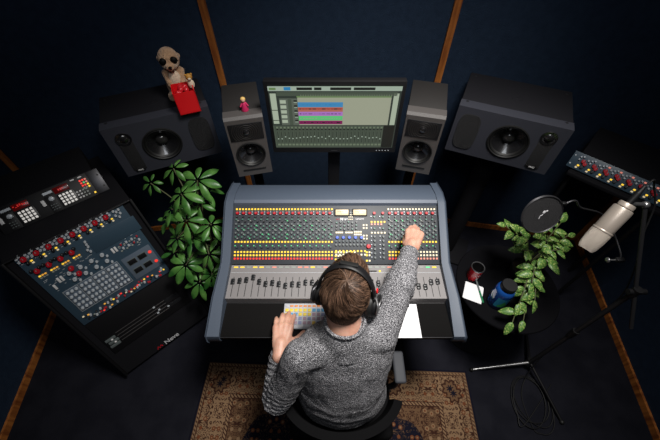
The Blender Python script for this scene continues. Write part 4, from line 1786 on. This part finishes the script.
def build_trousers():
    b = MB(MO)
    b.capsule(Vector((-0.03, 0.335, 0.545)), Vector((0.13, 0.335, 0.545)), 0.105, 0.105, 22)
    for s in (-1, 1):
        hip = Vector((0.05 + s * 0.085, 0.36, 0.54))
        kn = Vector((0.05 + s * 0.13, 0.76, 0.53))
        an = Vector((0.05 + s * 0.14, 0.80, 0.13))
        b.capsule(hip, kn, 0.088, 0.064, 20)
        b.capsule(kn, an, 0.062, 0.052, 18)
    return remeshed(b, 'trousers', 'jeans', man, 0.009, 4, lambda c: 0.006 * noise.noise(c * 14))


build_trousers()
for s in (-1, 1):
    b = MB(MO)
    c = Vector((0.05 + s * 0.14, 0.84, 0.014))
    n = 14
    outline = []
    for k in range(28):
        a = 2 * PI * k / 28
        outline.append((c.x + 0.048 * math.cos(a) * (1.0 if math.sin(a) > 0 else 0.85), c.y + 0.135 * math.sin(a)))
    b.prism(outline, 0.012, 0.034, 'z')
    b.loft([((c.x, c.y, 0.030), (1, 0, 0), (0, 1, 0), 0.045, 0.130), ((c.x, c.y - 0.01, 0.060), (1, 0, 0), (0, 1, 0), 0.043, 0.115), ((c.x, c.y - 0.045, 0.090), (1, 0, 0), (0, 1, 0), 0.040, 0.065), ((c.x, c.y - 0.05, 0.13), (1, 0, 0), (0, 1, 0), 0.041, 0.050)])
    b.build('shoe', 'shoe', man, smooth=50)
for s in (-1, 1):
    b = MB(MO)
    b.ball(HM @ Vector((s * 0.030, 0.083, 0.002)), 0.011, seg=16)
    b.build('eye', 'white', man)


def build_hair():
    b = MB(MO)
    rg = random.Random(9)
    M3 = HM.to_3x3()
    cen = Vector((0, -0.012, 0.030))
    rad = Vector((0.079, 0.098, 0.092))

    def surf(a, e, k=1.0):
        """a = azimuth, e = elevation in head space; fuller at the front, tapering at the nape"""
        q = Vector((rad.x * math.cos(e) * math.cos(a), rad.y * math.cos(e) * math.sin(a), rad.z * math.sin(e))) * k
        fr = max(0.0, math.sin(a)) * math.cos(e) * max(0.0, math.sin(e))
        q.y += 0.062 * fr
        q.z += 0.040 * fr
        if e < R(-15):
            tt = (R(-15) - e) / R(45)
            q.x *= 1 + 0.02 * tt
            q.y += 0.004 * tt
            q.z -= 0.020 * tt
        return cen + q

    def low(a):
        f = math.sin(a)
        return R(14) if f > 0.55 else (R(-10) + (f + 0.2) * R(32) if f > -0.2 else R(-10) + (f + 0.2) * R(62))
    na, ne = 72, 30
    g = []
    for i in range(na):
        a = 2 * PI * i / na
        lo = low(a)
        row = []
        for j in range(ne + 1):
            e = lo + (R(89.5) - lo) * j / ne
            k = 1.0 + 0.035 * noise.noise(Vector((math.cos(a) * 3, math.sin(a) * 3, e * 4))) - (0.05 if j == 0 else 0)
            row.append(b.bm.verts.new(MO @ (HM @ surf(a, e, k))))
        g.append(row)
    for i in range(na):
        for j in range(ne):
            b.bm.faces.new((g[i][j], g[(i + 1) % na][j], g[(i + 1) % na][j + 1], g[i][j + 1]))
    b.bm.faces.new([g[i][ne] for i in range(na)])
    wh = Vector((0.08, -0.45, 0.89)).normalized()
    cnt = 0
    while cnt < 4600:
        a = rg.uniform(0, 2 * PI)
        e = math.asin(rg.uniform(-0.9, 1))
        if e < low(a) + R(3):
            continue
        cnt += 1
        nv = Vector((math.cos(e) * math.cos(a), math.cos(e) * math.sin(a), math.sin(e)))
        away = nv - wh
        away = away - nv * away.dot(nv)
        if away.length < 1e-3:
            continue
        away.normalize()
        clump = noise.noise(nv * 6.0)
        fd = away + nv.cross(away) * (0.75 + 0.9 * clump) + Vector((rg.uniform(-1, 1), rg.uniform(-1, 1), rg.uniform(-1, 1))) * 0.16
        topf = max(0.0, nv.z)
        L_ = rg.uniform(0.020, 0.030) + 0.022 * topf
        lift = 0.15 + 0.75 * topf * rg.random() + 0.5 * max(0, clump)
        if nv.z < -0.1 and nv.y < 0:
            fd = Vector((-nv.x * 0.4 + rg.uniform(-.15, .15), 0, -1))
            L_ *= 0.7
            lift = 0.02
        fd = (fd - nv * fd.dot(nv)).normalized()
        pts = []
        for k in range(5):
            t = k / 4
            # walk over the scalp so the strand follows its curve
            q = nv + fd * (L_ / 0.09) * t
            el = math.asin(max(-1, min(1, q.z / q.length)))
            az = math.atan2(q.y, q.x)
            el = max(el, low(az) - R(4))
            pts.append(HM @ surf(az, el, 1.012 + lift * 0.12 * math.sin(PI * 0.5 * t)))
        w0 = rg.uniform(0.0009, 0.0017)
        b.tube(pts, lambda t, w0=w0: w0 * (1 - 0.75 * t), 3, mi=rg.choice((1, 1, 2, 3)))
    return b.build('hair', ['hair', 'hair', 'hairlight', 'hairdark'], man, smooth=60)


build_hair()


# ------------------------------------------------------------------ headphones
def headphones():
    root = empty('headphones', HC)
    tag(root, 'black over-ear headphones with a small red mark worn by the man', 'headphones')
    H0 = Matrix.Translation(-HC) @ HM
    # headband arc in head space: x-z plane, leaning slightly forward of the crown
    b = MB(H0)
    n = 30
    pts = []
    for k in range(n + 1):
        a = R(-8) + (PI + R(16)) * k / n
        pts.append(Vector((0.096 * math.cos(a), -0.004, 0.012 + 0.124 * math.sin(a))))
    # flat band: loft rectangles
    rings = []
    for i, p in enumerate(pts):
        t = (pts[min(i + 1, n)] - pts[max(i - 1, 0)]).normalized()
        nn = Vector((0, 1, 0)).cross(t).normalized()
        wd = 0.013 + 0.006 * math.sin(PI * i / n)
        rings.append((p, (0, 1, 0), nn, wd, 0.0055))
    b.loft(rings, 14)
    b.build('headband', 'black', root, smooth=60)
    for s in (-1, 1):
        CM = H0 @ T(s * 0.090, 0.012, -0.012) @ Matrix.Rotation(s * PI / 2, 4, 'Y') @ Matrix.Rotation(R(8) * s, 4, 'X')
        b = MB(CM)
        b.lathe([(0.030, -0.012), (0.043, -0.010), (0.045, 0.0), (0.041, 0.008), (0.032, 0.010)], 36)
        b.build('ear_pad', 'rubber', root, smooth=60)
        b = MB(CM)
        b.lathe([(0.040, 0.008), (0.041, 0.016), (0.036, 0.024), (0.022, 0.027), (0.0, 0.028)], 36, caps=False)
        cup = b.build('ear_cup', 'black', root, smooth=60)
        b = MB(CM)
        b.lathe([(0.024, 0.0265), (0.024, 0.0285), (0.018, 0.0288)], 30, caps=False)
        b.build('cup_ring', 'steel', cup)
        # yoke fork
        b = MB(H0)
        for q in (-1, 1):
            b.tube(bez([(s * 0.098, 0.0, 0.030), (s * 0.110, 0.004 + q * 0.030, 0.020), (s * 0.112, 0.008 + q * 0.042, -0.012)]), 0.0035, 8)
        b.build('yoke', 'steel' if s > 0 else 'darkmetal', root)
    b = MB(H0)
    b.box((0.101, -0.004, 0.058), (0.005, 0.012, 0.014), rot=Matrix.Rotation(R(-10), 4, 'Y'), bev=0.0015)
    b.build('side_mark', 'redplastic', root)['label'] = 'red side mark'
    b = MB(H0)
    b.box((0, -0.004, 0.1405), (0.06, 0.020, 0.006), bev=0.002)
    b.build('top_padding', 'rubber', root)


headphones()


# ------------------------------------------------------------------ small round table and things on it
TC = Vector((0.934, 0.829, 0))
tb = empty('side_table', TC)
tag(tb, 'small round black table right of the console holding the spotted plant', 'table')
b = MB()
b.lathe([(0.0, 0.580), (0.250, 0.580), (0.258, 0.586), (0.260, 0.594), (0.256, 0.600), (0.0, 0.600)], 64, caps=False)
b.build('tabletop', 'tabletop', tb, smooth=40)
b = MB()
b.cyl((0, 0, 0.03), (0, 0, 0.58), 0.022)
b.build('post', 'blackmatte', tb)
b = MB()
b.lathe([(0, 0), (0.17, 0), (0.17, 0.010), (0.03, 0.028), (0, 0.03)], 40, caps=False)
b.build('base', 'blackmatte', tb)

mug = empty('red_tumbler', (0.763, 0.880, 0.600))
tag(mug, 'red tumbler with a pale rim on the round table', 'cup')
b = MB()
b.lathe([(0, 0), (0.029, 0), (0.031, 0.004), (0.0335, 0.092)], 40, caps=False)
b.lathe([(0.0295, 0.097), (0.027, 0.012), (0, 0.012)], 40, mi=1, caps=False)
b.build('cup_body', ['mugred', 'black'], mug, smooth=50)
b = MB()
b.lathe([(0.0335, 0.092), (0.0345, 0.098), (0.032, 0.101), (0.0295, 0.097)], 40, caps=False)
b.build('rim', 'steel', mug, smooth=60)
b = MB()
n = 10
for z0, z1, a0, a1 in ((0.055, 0.075, -1.9, -0.9), (0.016, 0.036, -1.5, -1.1)):
    for k in range(n):
        aa, ab = a0 + (a1 - a0) * k / n, a0 + (a1 - a0) * (k + 1) / n
        if z0 > 0.05:
            lo = z0 + 0.008 * math.sin(k * 1.7)
            hi = lo + 0.008
        else:
            lo, hi = z0, z1
        r0, r1 = 0.0310 + lo * 0.028, 0.0310 + hi * 0.028
        P = [(r0 * math.cos(aa), r0 * math.sin(aa), lo), (r0 * math.cos(ab), r0 * math.sin(ab), lo), (r1 * math.cos(ab), r1 * math.sin(ab), hi), (r1 * math.cos(aa), r1 * math.sin(aa), hi)]
        P = [Vector((x * 1.012, y * 1.012, z)) for x, y, z in P]
        b.bm.faces.new([b.bm.verts.new(p) for p in P])
b.build('printed_mark', 'white', mug, smooth=0)

bo = empty('water_bottle', (0.842, 0.735, 0.600), 0.1)
tag(bo, 'blue water bottle with a black lid on the front of the round table', 'bottle')
b = MB()
b.lathe([(0, 0), (0.041, 0), (0.0445, 0.005), (0.0445, 0.125), (0.043, 0.140), (0.036, 0.152), (0.032, 0.156)], 44)
b.build('bottle_body', 'bottleblue', bo, smooth=60)
b = MB()
b.lathe([(0.0345, 0.155), (0.0355, 0.158), (0.0355, 0.178), (0.033, 0.182), (0, 0.182)], 44)
b.build('lid', 'black', bo, smooth=50)


def wrap(b, r, pts, c0):
    vs = [b.bm.verts.new((r * math.cos(c0 + a), r * math.sin(c0 + a), z)) for a, z in pts]
    b.bm.faces.new(vs)


for nm, m_, polys in (('label_band', 'labelteal', [(-0.75, 0.75, 0.030, 0.105)]), ('label_peak', 'labelgreen', None)):
    b = MB()
    rr = 0.0449 if polys else 0.0453
    n = 14
    for k in range(n):
        a0, a1 = -0.75 + 1.5 * k / n, -0.75 + 1.5 * (k + 1) / n
        if polys:
            wrap(b, rr, [(a0, 0.030), (a1, 0.030), (a1, 0.108), (a0, 0.108)], -PI / 2 - 0.2)
        else:
            h0 = 0.035 + 0.055 * max(0, 1 - abs(a0 - 0.1) / 0.6)
            h1 = 0.035 + 0.055 * max(0, 1 - abs(a1 - 0.1) / 0.6)
            if h0 > 0.0352 or h1 > 0.0352:
                wrap(b, rr, [(a0, 0.034), (a1, 0.034), (a1, h1), (a0, h0)], -PI / 2 - 0.2)
    b.build(nm, m_, bo, smooth=0)

b = MB()
b.box((0, 0, 0.002), (0.090, 0.100, 0.004), bev=0.0008)
b.box((0.004, -0.004, 0.0045), (0.088, 0.098, 0.001))
o = b.build('notepad', 'paper', None, smooth=0)
o.location = (0.742, 0.787, 0.600)
o.rotation_euler = (0, 0, R(-24))
tag(o, 'small white notepad on the left side of the round table', 'notepad')
pen = empty('pen', (0.775, 0.79, 0.6095), R(90))
tag(pen, 'green pen lying across the white notepad', 'pen')
b = MB()
b.cyl((-0.065, 0, 0), (0.0, 0, 0), 0.0045, seg=12)
b.build('cap', 'pengreen', pen)
b = MB()
b.cyl((0, 0, 0), (0.060, 0, 0), 0.0042, seg=12)
b.cyl((0.060, 0, 0), (0.070, 0, 0), 0.0042, 0.001, seg=12)
b.build('barrel', 'kgrey', pen)


# ------------------------------------------------------------------ plants
def leaf(b, base, d, up, L_, W_, fold=0.18, droop=0.25, mi=0, n=7, ex=0.8):
    """a folded, drooping blade with a pointed tip"""
    d = Vector(d).normalized()
    up = Vector(up)
    side = d.cross(up).normalized()
    up = side.cross(d).normalized()
    rows = []
    for i in range(n + 1):
        t = i / n
        w_ = W_ * 0.5 * (math.sin(PI * min(1, t ** ex)) ** 0.8 if 0 < t < 1 else 0.02)
        c = Vector(base) + d * L_ * t - Vector((0, 0, 1)) * L_ * droop * t * t
        wav = 0.04 * L_ * math.sin(t * 9)
        rows.append((b.bm.verts.new(c - side * w_ + up * (w_ * fold + wav * 0.3)), b.bm.verts.new(c), b.bm.verts.new(c + side * w_ + up * (w_ * fold - wav * 0.3))))
    for r0, r1 in zip(rows, rows[1:]):
        for k in (0, 1):
            f = b.bm.faces.new((r0[k], r0[k + 1], r1[k + 1], r1[k]))
            f.material_index = mi


def solid(o, th=0.0008):
    md = o.modifiers.new('t', 'SOLIDIFY')
    md.thickness = th
    return o


def pot(root, r, h, z=0):
    b = MB()
    b.lathe([(0, z), (r * 0.75, z), (r, z + h), (r * 1.05, z + h), (r * 1.05, z + h + 0.012), (r * 0.95, z + h + 0.012), (r * 0.92, z + h - 0.01), (0, z + h - 0.01)], 36, caps=False)
    b.build('pot', 'pot', root, smooth=40)
    b = MB()
    b.lathe([(r * 0.93, z + h - 0.008), (r * 0.5, z + h + 0.002), (0, z + h + 0.004)], 24, caps=False)
    b.build('soil', 'soil', root)


def umbrella_plant():
    base = Vector((-0.70, 1.12, 0))
    root = empty('umbrella_plant', base)
    tag(root, 'tall potted plant with glossy green fan shaped leaves beside the left rack', 'plant')
    pot(root, 0.12, 0.22)
    rg = random.Random(21)
    # (x, y, z, radius) of the leaf whorls
    W_ = [(-0.670, 1.205, 1.000, 0.112), (-0.745, 1.139, 0.970, 0.100), (-0.820, 1.118, 0.880, 0.080), (-0.734, 1.054, 0.860, 0.105), (-0.865, 1.110, 0.800, 0.075),
          (-0.600, 1.030, 0.860, 0.090), (-0.674, 1.128, 0.900, 0.080), (-0.785, 0.940, 0.620, 0.108), (-0.930, 1.225, 0.960, 0.060), (-0.649, 0.972, 0.680, 0.095),
          (-0.815, 1.034, 0.740, 0.085), (-0.790, 1.250, 1.040, 0.066), (-0.737, 0.900, 0.500, 0.100), (-0.612, 1.050, 0.660, 0.070), (-0.860, 1.010, 0.640, 0.070),
          (-0.657, 0.918, 0.550, 0.085), (-0.727, 1.020, 0.760, 0.090), (-0.632, 1.190, 0.940, 0.075)]
    leaves = []
    stems = MB()
    trunk_top = Vector((0.0, 0.0, 0.55))
    stems.tube(bez([(0, 0, 0.2), (0.01, 0.005, 0.4), (0.0, 0.0, 0.56), (0.02, 0.02, 0.75)]), lambda t: 0.012 - 0.005 * t, 8)
    stems.build('trunk', 'stem', root)
    for k, (x, y, z, r) in enumerate(W_):
        c = Vector((x, y, z)) - base
        s0 = Vector((0, 0, min(0.72, 0.32 + 0.035 * k if k > 9 else 0.68)))
        if c.z < s0.z:
            s0.z = c.z - 0.1
        sm = MB()
        mid = s0.lerp(c, 0.5) + Vector((0, 0, 0.06))
        sm.tube(bez([s0, mid, c], 8), 0.0032, 6)
        st = sm.build('stem', 'stem', root)
        lm = MB()
        nl = rg.choice((7, 8)) if r > 0.08 else rg.choice((5, 6))
        ph = rg.uniform(0, 2 * PI)
        tilt = Vector((rg.uniform(-.5, .5), -0.40 + rg.uniform(-.45, .35), 1)).normalized()
        q = tilt.to_track_quat('Z', 'Y')
        for j in range(nl):
            a = ph + 2 * PI * (j + rg.uniform(-.12, .12)) / nl
            dd = q @ Vector((math.cos(a), math.sin(a), -0.20 + rg.uniform(-0.18, 0.12)))
            sc_ = r * rg.uniform(0.72, 1.08)
            leaf(lm, c + dd * 0.012, dd, tilt, sc_, sc_ * rg.uniform(0.34, 0.42), fold=0.2, droop=rg.uniform(0.15, 0.42), n=9, ex=1.2)
        solid(lm.build('leaf_whorl', 'leaf', root, smooth=60))


umbrella_plant()


def spotted_plant():
    base = Vector((1.000, 0.885, 0.600))
    root = empty('spotted_plant', base)
    tag(root, 'bushy potted plant with yellow spotted leaves on the round table', 'plant')
    pot(root, 0.055, 0.085)
    rg = random.Random(5)
    top = Vector((0, 0, 0.085))
    # branch ends in world space
    ends = [((0.838, 0.966, 0.930), 8), ((0.900, 0.939, 0.920), 6), ((0.983, 0.928, 0.980), 7), ((1.089, 0.970, 0.950), 7), ((1.150, 0.945, 0.880), 7),
            ((1.094, 0.877, 0.860), 6), ((0.984, 0.864, 0.900), 6), ((0.913, 0.877, 0.860), 6), ((1.025, 0.823, 0.840), 6), ((0.935, 0.734, 0.800), 7),
            ((0.880, 0.663, 0.735), 7), ((0.842, 0.592, 0.690), 6), ((0.942, 0.669, 0.760), 6), ((0.895, 0.600, 0.690), 6)]
    for (e, nl) in ends:
        c = Vector(e) - base
        mid = top.lerp(c, 0.45) + Vector((0, 0, 0.07))
        pts = bez([top, mid, c], 8)
        sm = MB()
        sm.tube(pts, lambda t: 0.0035 - 0.0015 * t, 6)
        st = sm.build('stem', 'stem', root)
        for j in range(nl):
            t = 0.42 + 0.58 * j / (nl - 1)
            p = pts[min(len(pts) - 1, int(t * (len(pts) - 1)))]
            tdir = (pts[-1] - pts[-4]).normalized()
            sd = Vector((-tdir.y, tdir.x, 0)).normalized() * (1 if j % 2 else -1)
            dd = tdir * (1.0 if j == nl - 1 else 0.45) + sd * (0 if j == nl - 1 else 0.9) + Vector((rg.uniform(-.25, .25), rg.uniform(-.25, .25), rg.uniform(-0.15, 0.2)))
            L_ = rg.uniform(0.048, 0.074)
            lm = MB()
            leaf(lm, p, dd, Vector((rg.uniform(-.5, .5), -0.4 + rg.uniform(-.5, .4), 1)), L_, L_ * 0.50, fold=0.25, droop=0.25, n=6)
            solid(lm.build('leaf', 'leafspot', root, smooth=60))


spotted_plant()


# ------------------------------------------------------------------ microphone, stand, pop filter
MT, MBt = Vector((1.052, 0.777, 1.300)), Vector((0.962, 0.699, 1.145))
ax = (MBt - MT).normalized()
mic = empty('condenser_microphone', MT)
tag(mic, 'large champagne coloured studio microphone hanging upside down at right', 'microphone')
QM = ax.to_track_quat('Z', 'Y').to_matrix().to_4x4() @ Matrix.Diagonal((1.2, 1.2, 1.04, 1))
b = MB(QM)
b.lathe([(0.0, -0.002), (0.020, -0.002), (0.022, 0.002), (0.022, 0.014)], 40, caps=False)
b.build('connector_collar', 'mic', mic, smooth=40)
b = MB(QM)
b.lathe([(0.018, 0.012), (0.019, 0.018)], 40, caps=False)
b.lathe([(0.023, 0.016), (0.0265, 0.018), (0.0275, 0.022), (0.0275, 0.110), (0.0265, 0.114)], 40)
b.build('microphone_body', 'mic', mic, smooth=40)
b = MB(QM)
# head grille, flattened wedge shape
b.loft([((0, 0, 0.112), (1, 0, 0), (0, 1, 0), 0.0275, 0.0275), ((0, 0, 0.118), (1, 0, 0), (0, 1, 0), 0.0285, 0.0275), ((0, 0, 0.150), (1, 0, 0), (0, 1, 0), 0.0285, 0.023), ((0, 0, 0.184), (1, 0, 0), (0, 1, 0), 0.0255, 0.013), ((0, 0, 0.196), (1, 0, 0), (0, 1, 0), 0.021, 0.007)], 32)
b.build('head_grille', 'micg', mic, smooth=50)
b = MB(QM)
b.lathe([(0.0282, 0.108), (0.0292, 0.110), (0.0292, 0.114), (0.0282, 0.116)], 40, caps=False)
b.build('band', 'mic', mic)
# plug and cable
plug0, plug1 = MT, MT - ax * 0.075 + Vector((0.004, 0.004, 0))
cab = empty('microphone_cable', MT)
tag(cab, 'black cable plugged into the microphone and looping down along its stand', 'cable')
b = MB(T(*(-MT)))
b.cyl(MT - ax * 0.003, MT - ax * 0.045, 0.0105, 0.0105, 18)
b.cyl(MT - ax * 0.045, MT - ax * 0.075, 0.0095, 0.005, 18)
b.build('plug', 'black', cab)
b = MB(T(*(-MT)))
path = [MT - ax * 0.07, MT - ax * 0.10 + Vector((0.01, 0, 0.0)), Vector((1.150, 0.83, 1.335)), Vector((1.19, 0.80, 1.26)), Vector((1.195, 0.745, 1.15)), Vector((1.22, 0.68, 1.02)), Vector((1.242, 0.632, 0.86)),
        Vector((1.236, 0.612, 0.60)), Vector((1.226, 0.602, 0.30)), Vector((1.19, 0.53, 0.05)), Vector((1.13, 0.42, 0.006))]
# coil on the floor
cc = Vector((1.17, 0.38, 0.0))
for k in range(64):
    a = -2.0 + k * 2 * PI / 16
    rr = 0.118 + 0.020 * math.sin(k * 0.33) + 0.010 * math.sin(k * 0.71)
    path.append(cc + Vector((math.cos(a) * rr * 0.72 + 0.012 * math.sin(k * 0.37), math.sin(a) * rr * 1.15, 0.006 + 0.004 * (k % 7) / 7 + 0.0022 * (k // 16))))
path.append(cc + Vector((0.16, 0.10, 0.005)))
b.tube(bez(path, 6), 0.0032, 7)
b.build('cord', 'cable', cab)

st = empty('microphone_stand', (1.205, 0.585, 0))
tag(st, 'black tripod boom stand holding the champagne microphone', 'microphone stand')
S0 = Vector((1.205, 0.585, 0))
b = MB(T(*(-S0)))
P1 = Vector((1.225, 0.610, 0.93))
b.cyl((1.205, 0.585, 0.06), P1, 0.0115, 0.0100, 16)
b.build('pole', 'darkmetal', st)
b = MB(T(*(-S0)))
b.cyl((1.216, 0.599, 0.50), (1.2165, 0.600, 0.56), 0.016, 0.016, 16)
b.build('height_collar', 'black', st)
b = MB(T(*(-S0)))
b.cyl((1.21, 0.595, 0.10), (1.206, 0.587, 0.05), 0.019, 0.022, 16)
b.build('foot_hub', 'black', st)
for k, (ex, ey) in enumerate(((0.872, 0.563), (1.305, 0.285), (1.295, 0.80))):
    b = MB(T(*(-S0)))
    b.cyl((1.205, 0.585, 0.085), (ex, ey, 0.012), 0.0085, 0.0080, 12)
    lg = b.build('leg', 'steel' if k == 0 else 'black', st)
    b = MB(T(*(-S0)))
    b.ball((ex, ey, 0.012), (0.013, 0.013, 0.012), seg=12)
    b.build('rubber_foot', 'rubber', lg)
P2 = Vector((1.150, 0.800, 1.270))
b = MB(T(*(-S0)))
b.cyl(P1, P1 + Vector((0, 0, 0.05)), 0.017, 0.017, 16)
b.cyl(P1 + Vector((-0.03, 0, 0.03)), P1 + Vector((0.04, 0, 0.03)), 0.012, 0.012, 14)
b.build('boom_clutch', 'black', st)
b = MB(T(*(-S0)))
dv = (P2 - (P1 + Vector((0, 0, 0.03)))).normalized()
b.cyl(P1 + Vector((0, 0, 0.03)) - dv * 0.18, P2, 0.0075, 0.0075, 12)
b.build('boom_arm', 'darkmetal', st)
b = MB(T(*(-S0)))
b.ball(P2, 0.014, seg=14)
b.cyl(P2, MT + ax * 0.009 + Vector((0.022, 0.012, 0.0)), 0.008, 0.007, 12)
b.build('microphone_clip', 'steel', st)

PC = Vector((0.842, 0.842, 1.165))
pf = empty('pop_filter', PC)
tag(pf, 'round black pop filter on a thin gooseneck left of the microphone', 'pop filter')
nrm = Vector((0.03, -0.957, 0.45)).normalized()
QP = nrm.to_track_quat('Z', 'Y').to_matrix().to_4x4()
b = MB(QP)
b.lathe([(0.0765, -0.002), (0.079, -0.006), (0.083, 0), (0.079, 0.006), (0.0765, 0.002)], 56, caps=False)
b.build('hoop', 'darkmetal', pf, smooth=60)
b = MB(QP)
b.lathe([(0.078, -0.001), (0.078, 0.001)], 56)
dsc = b.build('mesh_screen', 'grille', pf, smooth=0)
b = MB(QP @ Matrix.Rotation(0.9, 4, 'Z'))
b.tube([(-0.02, -0.004, 0.0016), (-0.008, 0.002, 0.0016), (0.002, -0.002, 0.0016)], 0.0012, 6)
b.ball((0.012, 0.002, 0.0012), (0.007, 0.006, 0.001), seg=12)
b.ball((0.022, -0.003, 0.0012), (0.004, 0.004, 0.001), seg=12)
b.build('printed_mark', 'greytext', pf)
# gooseneck goes from the hoop round behind the microphone to a clamp
CLP = Vector((1.205, 0.735, 1.0))
inpl = (Vector((0.92, 0.88, 1.20)) - PC)
inpl = (inpl - nrm * inpl.dot(nrm)).normalized()
g0 = PC + inpl * 0.082
b = MB(T(*(-PC)))
b.tube(bez([g0, g0 + inpl * 0.03 + Vector((0.02, 0, 0)), Vector((1.00, 0.865, 1.18)), Vector((1.13, 0.88, 1.12)), Vector((1.19, 0.83, 1.06)), CLP + Vector((0.0, 0.02, 0.02)), CLP], 10), 0.0036, 8)
b.build('gooseneck', 'darkmetal', pf)
b = MB(T(*(-PC)))
b.box(g0 + inpl * 0.006, (0.018, 0.014, 0.014), bev=0.003)
b.build('hoop_joint', 'black', pf)
b = MB(T(*(-PC)))
b.box(CLP, (0.034, 0.020, 0.016), bev=0.003)
b.build('clamp', 'black', pf)
b = MB(T(*(-PC)))
b.cyl(CLP + Vector((-0.045, 0, -0.002)), CLP + Vector((0.022, 0, -0.002)), 0.0035, 0.0035, 10)
b.ball(CLP + Vector((-0.050, 0, -0.002)), (0.006, 0.012, 0.012), seg=12)
b.build('clamp_screw', 'steel', pf)


# ------------------------------------------------------------------ toys on the left speakers
def meerkat():
    # speaker top plane z = 1.25
    z0 = 1.250
    base = Vector((-0.762, 1.572, z0))
    root = empty('meerkat_toy', base, 0.35)
    root.scale = (1.32, 1.32, 1.32)
    tag(root, 'tan plush meerkat sitting behind a red box on the big left speaker', 'plush toy')
    b = MB()
    b.ball((0, 0, 0.045), (0.042, 0.036, 0.048))
    b.ball((0, 0, 0.085), (0.034, 0.028, 0.045))
    for s in (-1, 1):
        b.ball((s * 0.030, -0.022, 0.016), (0.018, 0.030, 0.016))
        b.capsule((s * 0.028, -0.008, 0.10), (s * 0.022, -0.036, 0.065), 0.012, 0.010)
    b.ball((0, -0.004, 0.144), (0.036, 0.036, 0.040))
    b.ball((0, -0.038, 0.132), (0.018, 0.020, 0.015))
    b.capsule((0.0, 0.03, 0.02), (0.05, 0.03, 0.015), 0.010, 0.006)
    for s in (-1, 1):
        b.ball((s * 0.035, 0.006, 0.146), (0.006, 0.006, 0.010))
    remeshed(b, 'body', 'fur', root, 0.0035, 2)
    b = MB()
    b.ball((0, -0.020, 0.136), (0.030, 0.022, 0.024))
    b.ball((0, -0.026, 0.080), (0.022, 0.012, 0.034))
    b.build('pale_front', 'furlight', root)
    for s in (-1, 1):
        b = MB()
        b.ball((s * 0.018, -0.034, 0.150), (0.0130, 0.0095, 0.0120), rot=Matrix.Rotation(s * 0.4, 4, 'Y'), seg=16)
        ey = b.build('eye_patch', 'furdark', root)
    b = MB()
    b.ball((0, -0.060, 0.137), (0.0065, 0.005, 0.005), seg=14)
    b.build('nose', 'furdark', root)
    bx = empty('red_box', (-0.694, 1.458, z0), 0.40)
    tag(bx, 'open bright red box in front of the meerkat toy', 'box')
    s, h, t = 0.098, 0.108, 0.004
    b = MB()
    b.box((0, 0, t / 2), (s, s, t))
    b.box((0, -s / 2 + t / 2, h / 2), (s, t, h))
    b.box((0, s / 2 - t / 2, h / 2), (s, t, h))
    b.box((-s / 2 + t / 2, 0, h / 2), (t, s, h))
    b.box((s / 2 - t / 2, 0, h / 2), (t, s, h))
    b.build('carton', 'redplastic', bx, smooth=0)
    b = MB()
    rg = random.Random(2)
    for k in range(12):
        b.ball((rg.uniform(-.026, .016), rg.uniform(-.026, .026), h - 0.008 + rg.uniform(-.006, .004)), rg.uniform(0.010, 0.014), seg=12)
    b.build('filling', 'mugred', bx)
    cb = empty('small_animal_toy', (-0.660, 1.490, z0 + 0.088), 0.40)
    cb.scale = (1.3, 1.3, 1.3)
    tag(cb, 'tiny ginger headed toy in the corner of the red box', 'toy')
    b = MB()
    b.ball((0, 0, 0.016), (0.012, 0.010, 0.018))
    b.build('body', 'furlight', cb)
    b = MB()
    b.ball((0, 0, 0.042), (0.012, 0.011, 0.012))
    for s in (-1, 1):
        b.ball((s * 0.010, 0, 0.051), 0.004, seg=10)
    b.build('head', 'ginger', cb)
    b = MB()
    b.ball((0, -0.010, 0.039), (0.006, 0.005, 0.005), seg=10)
    b.build('muzzle', 'furlight', cb)


meerkat()
pk = empty('small_doll', (-0.372, 1.285, 1.349), 0.3)
tag(pk, 'tiny doll in pink with pale hair on the small left speaker', 'toy')
b = MB()
b.lathe([(0.016, 0), (0.017, 0.004), (0.009, 0.026), (0.008, 0.036), (0.004, 0.040)], 20)
for s in (-1, 1):
    b.capsule((s * 0.008, 0, 0.034), (s * 0.016, -0.006, 0.022), 0.0035, 0.003, 10)
b.build('dress', 'pink', pk, smooth=60)
b = MB()
b.ball((0, -0.001, 0.048), 0.009, seg=16)
b.build('head', 'skin', pk)
b = MB()
b.ball((0, 0.002, 0.051), (0.011, 0.010, 0.010), seg=16)
b.ball((0, 0.007, 0.040), (0.009, 0.005, 0.012), seg=12)
b.build('hair', 'blond', pk)
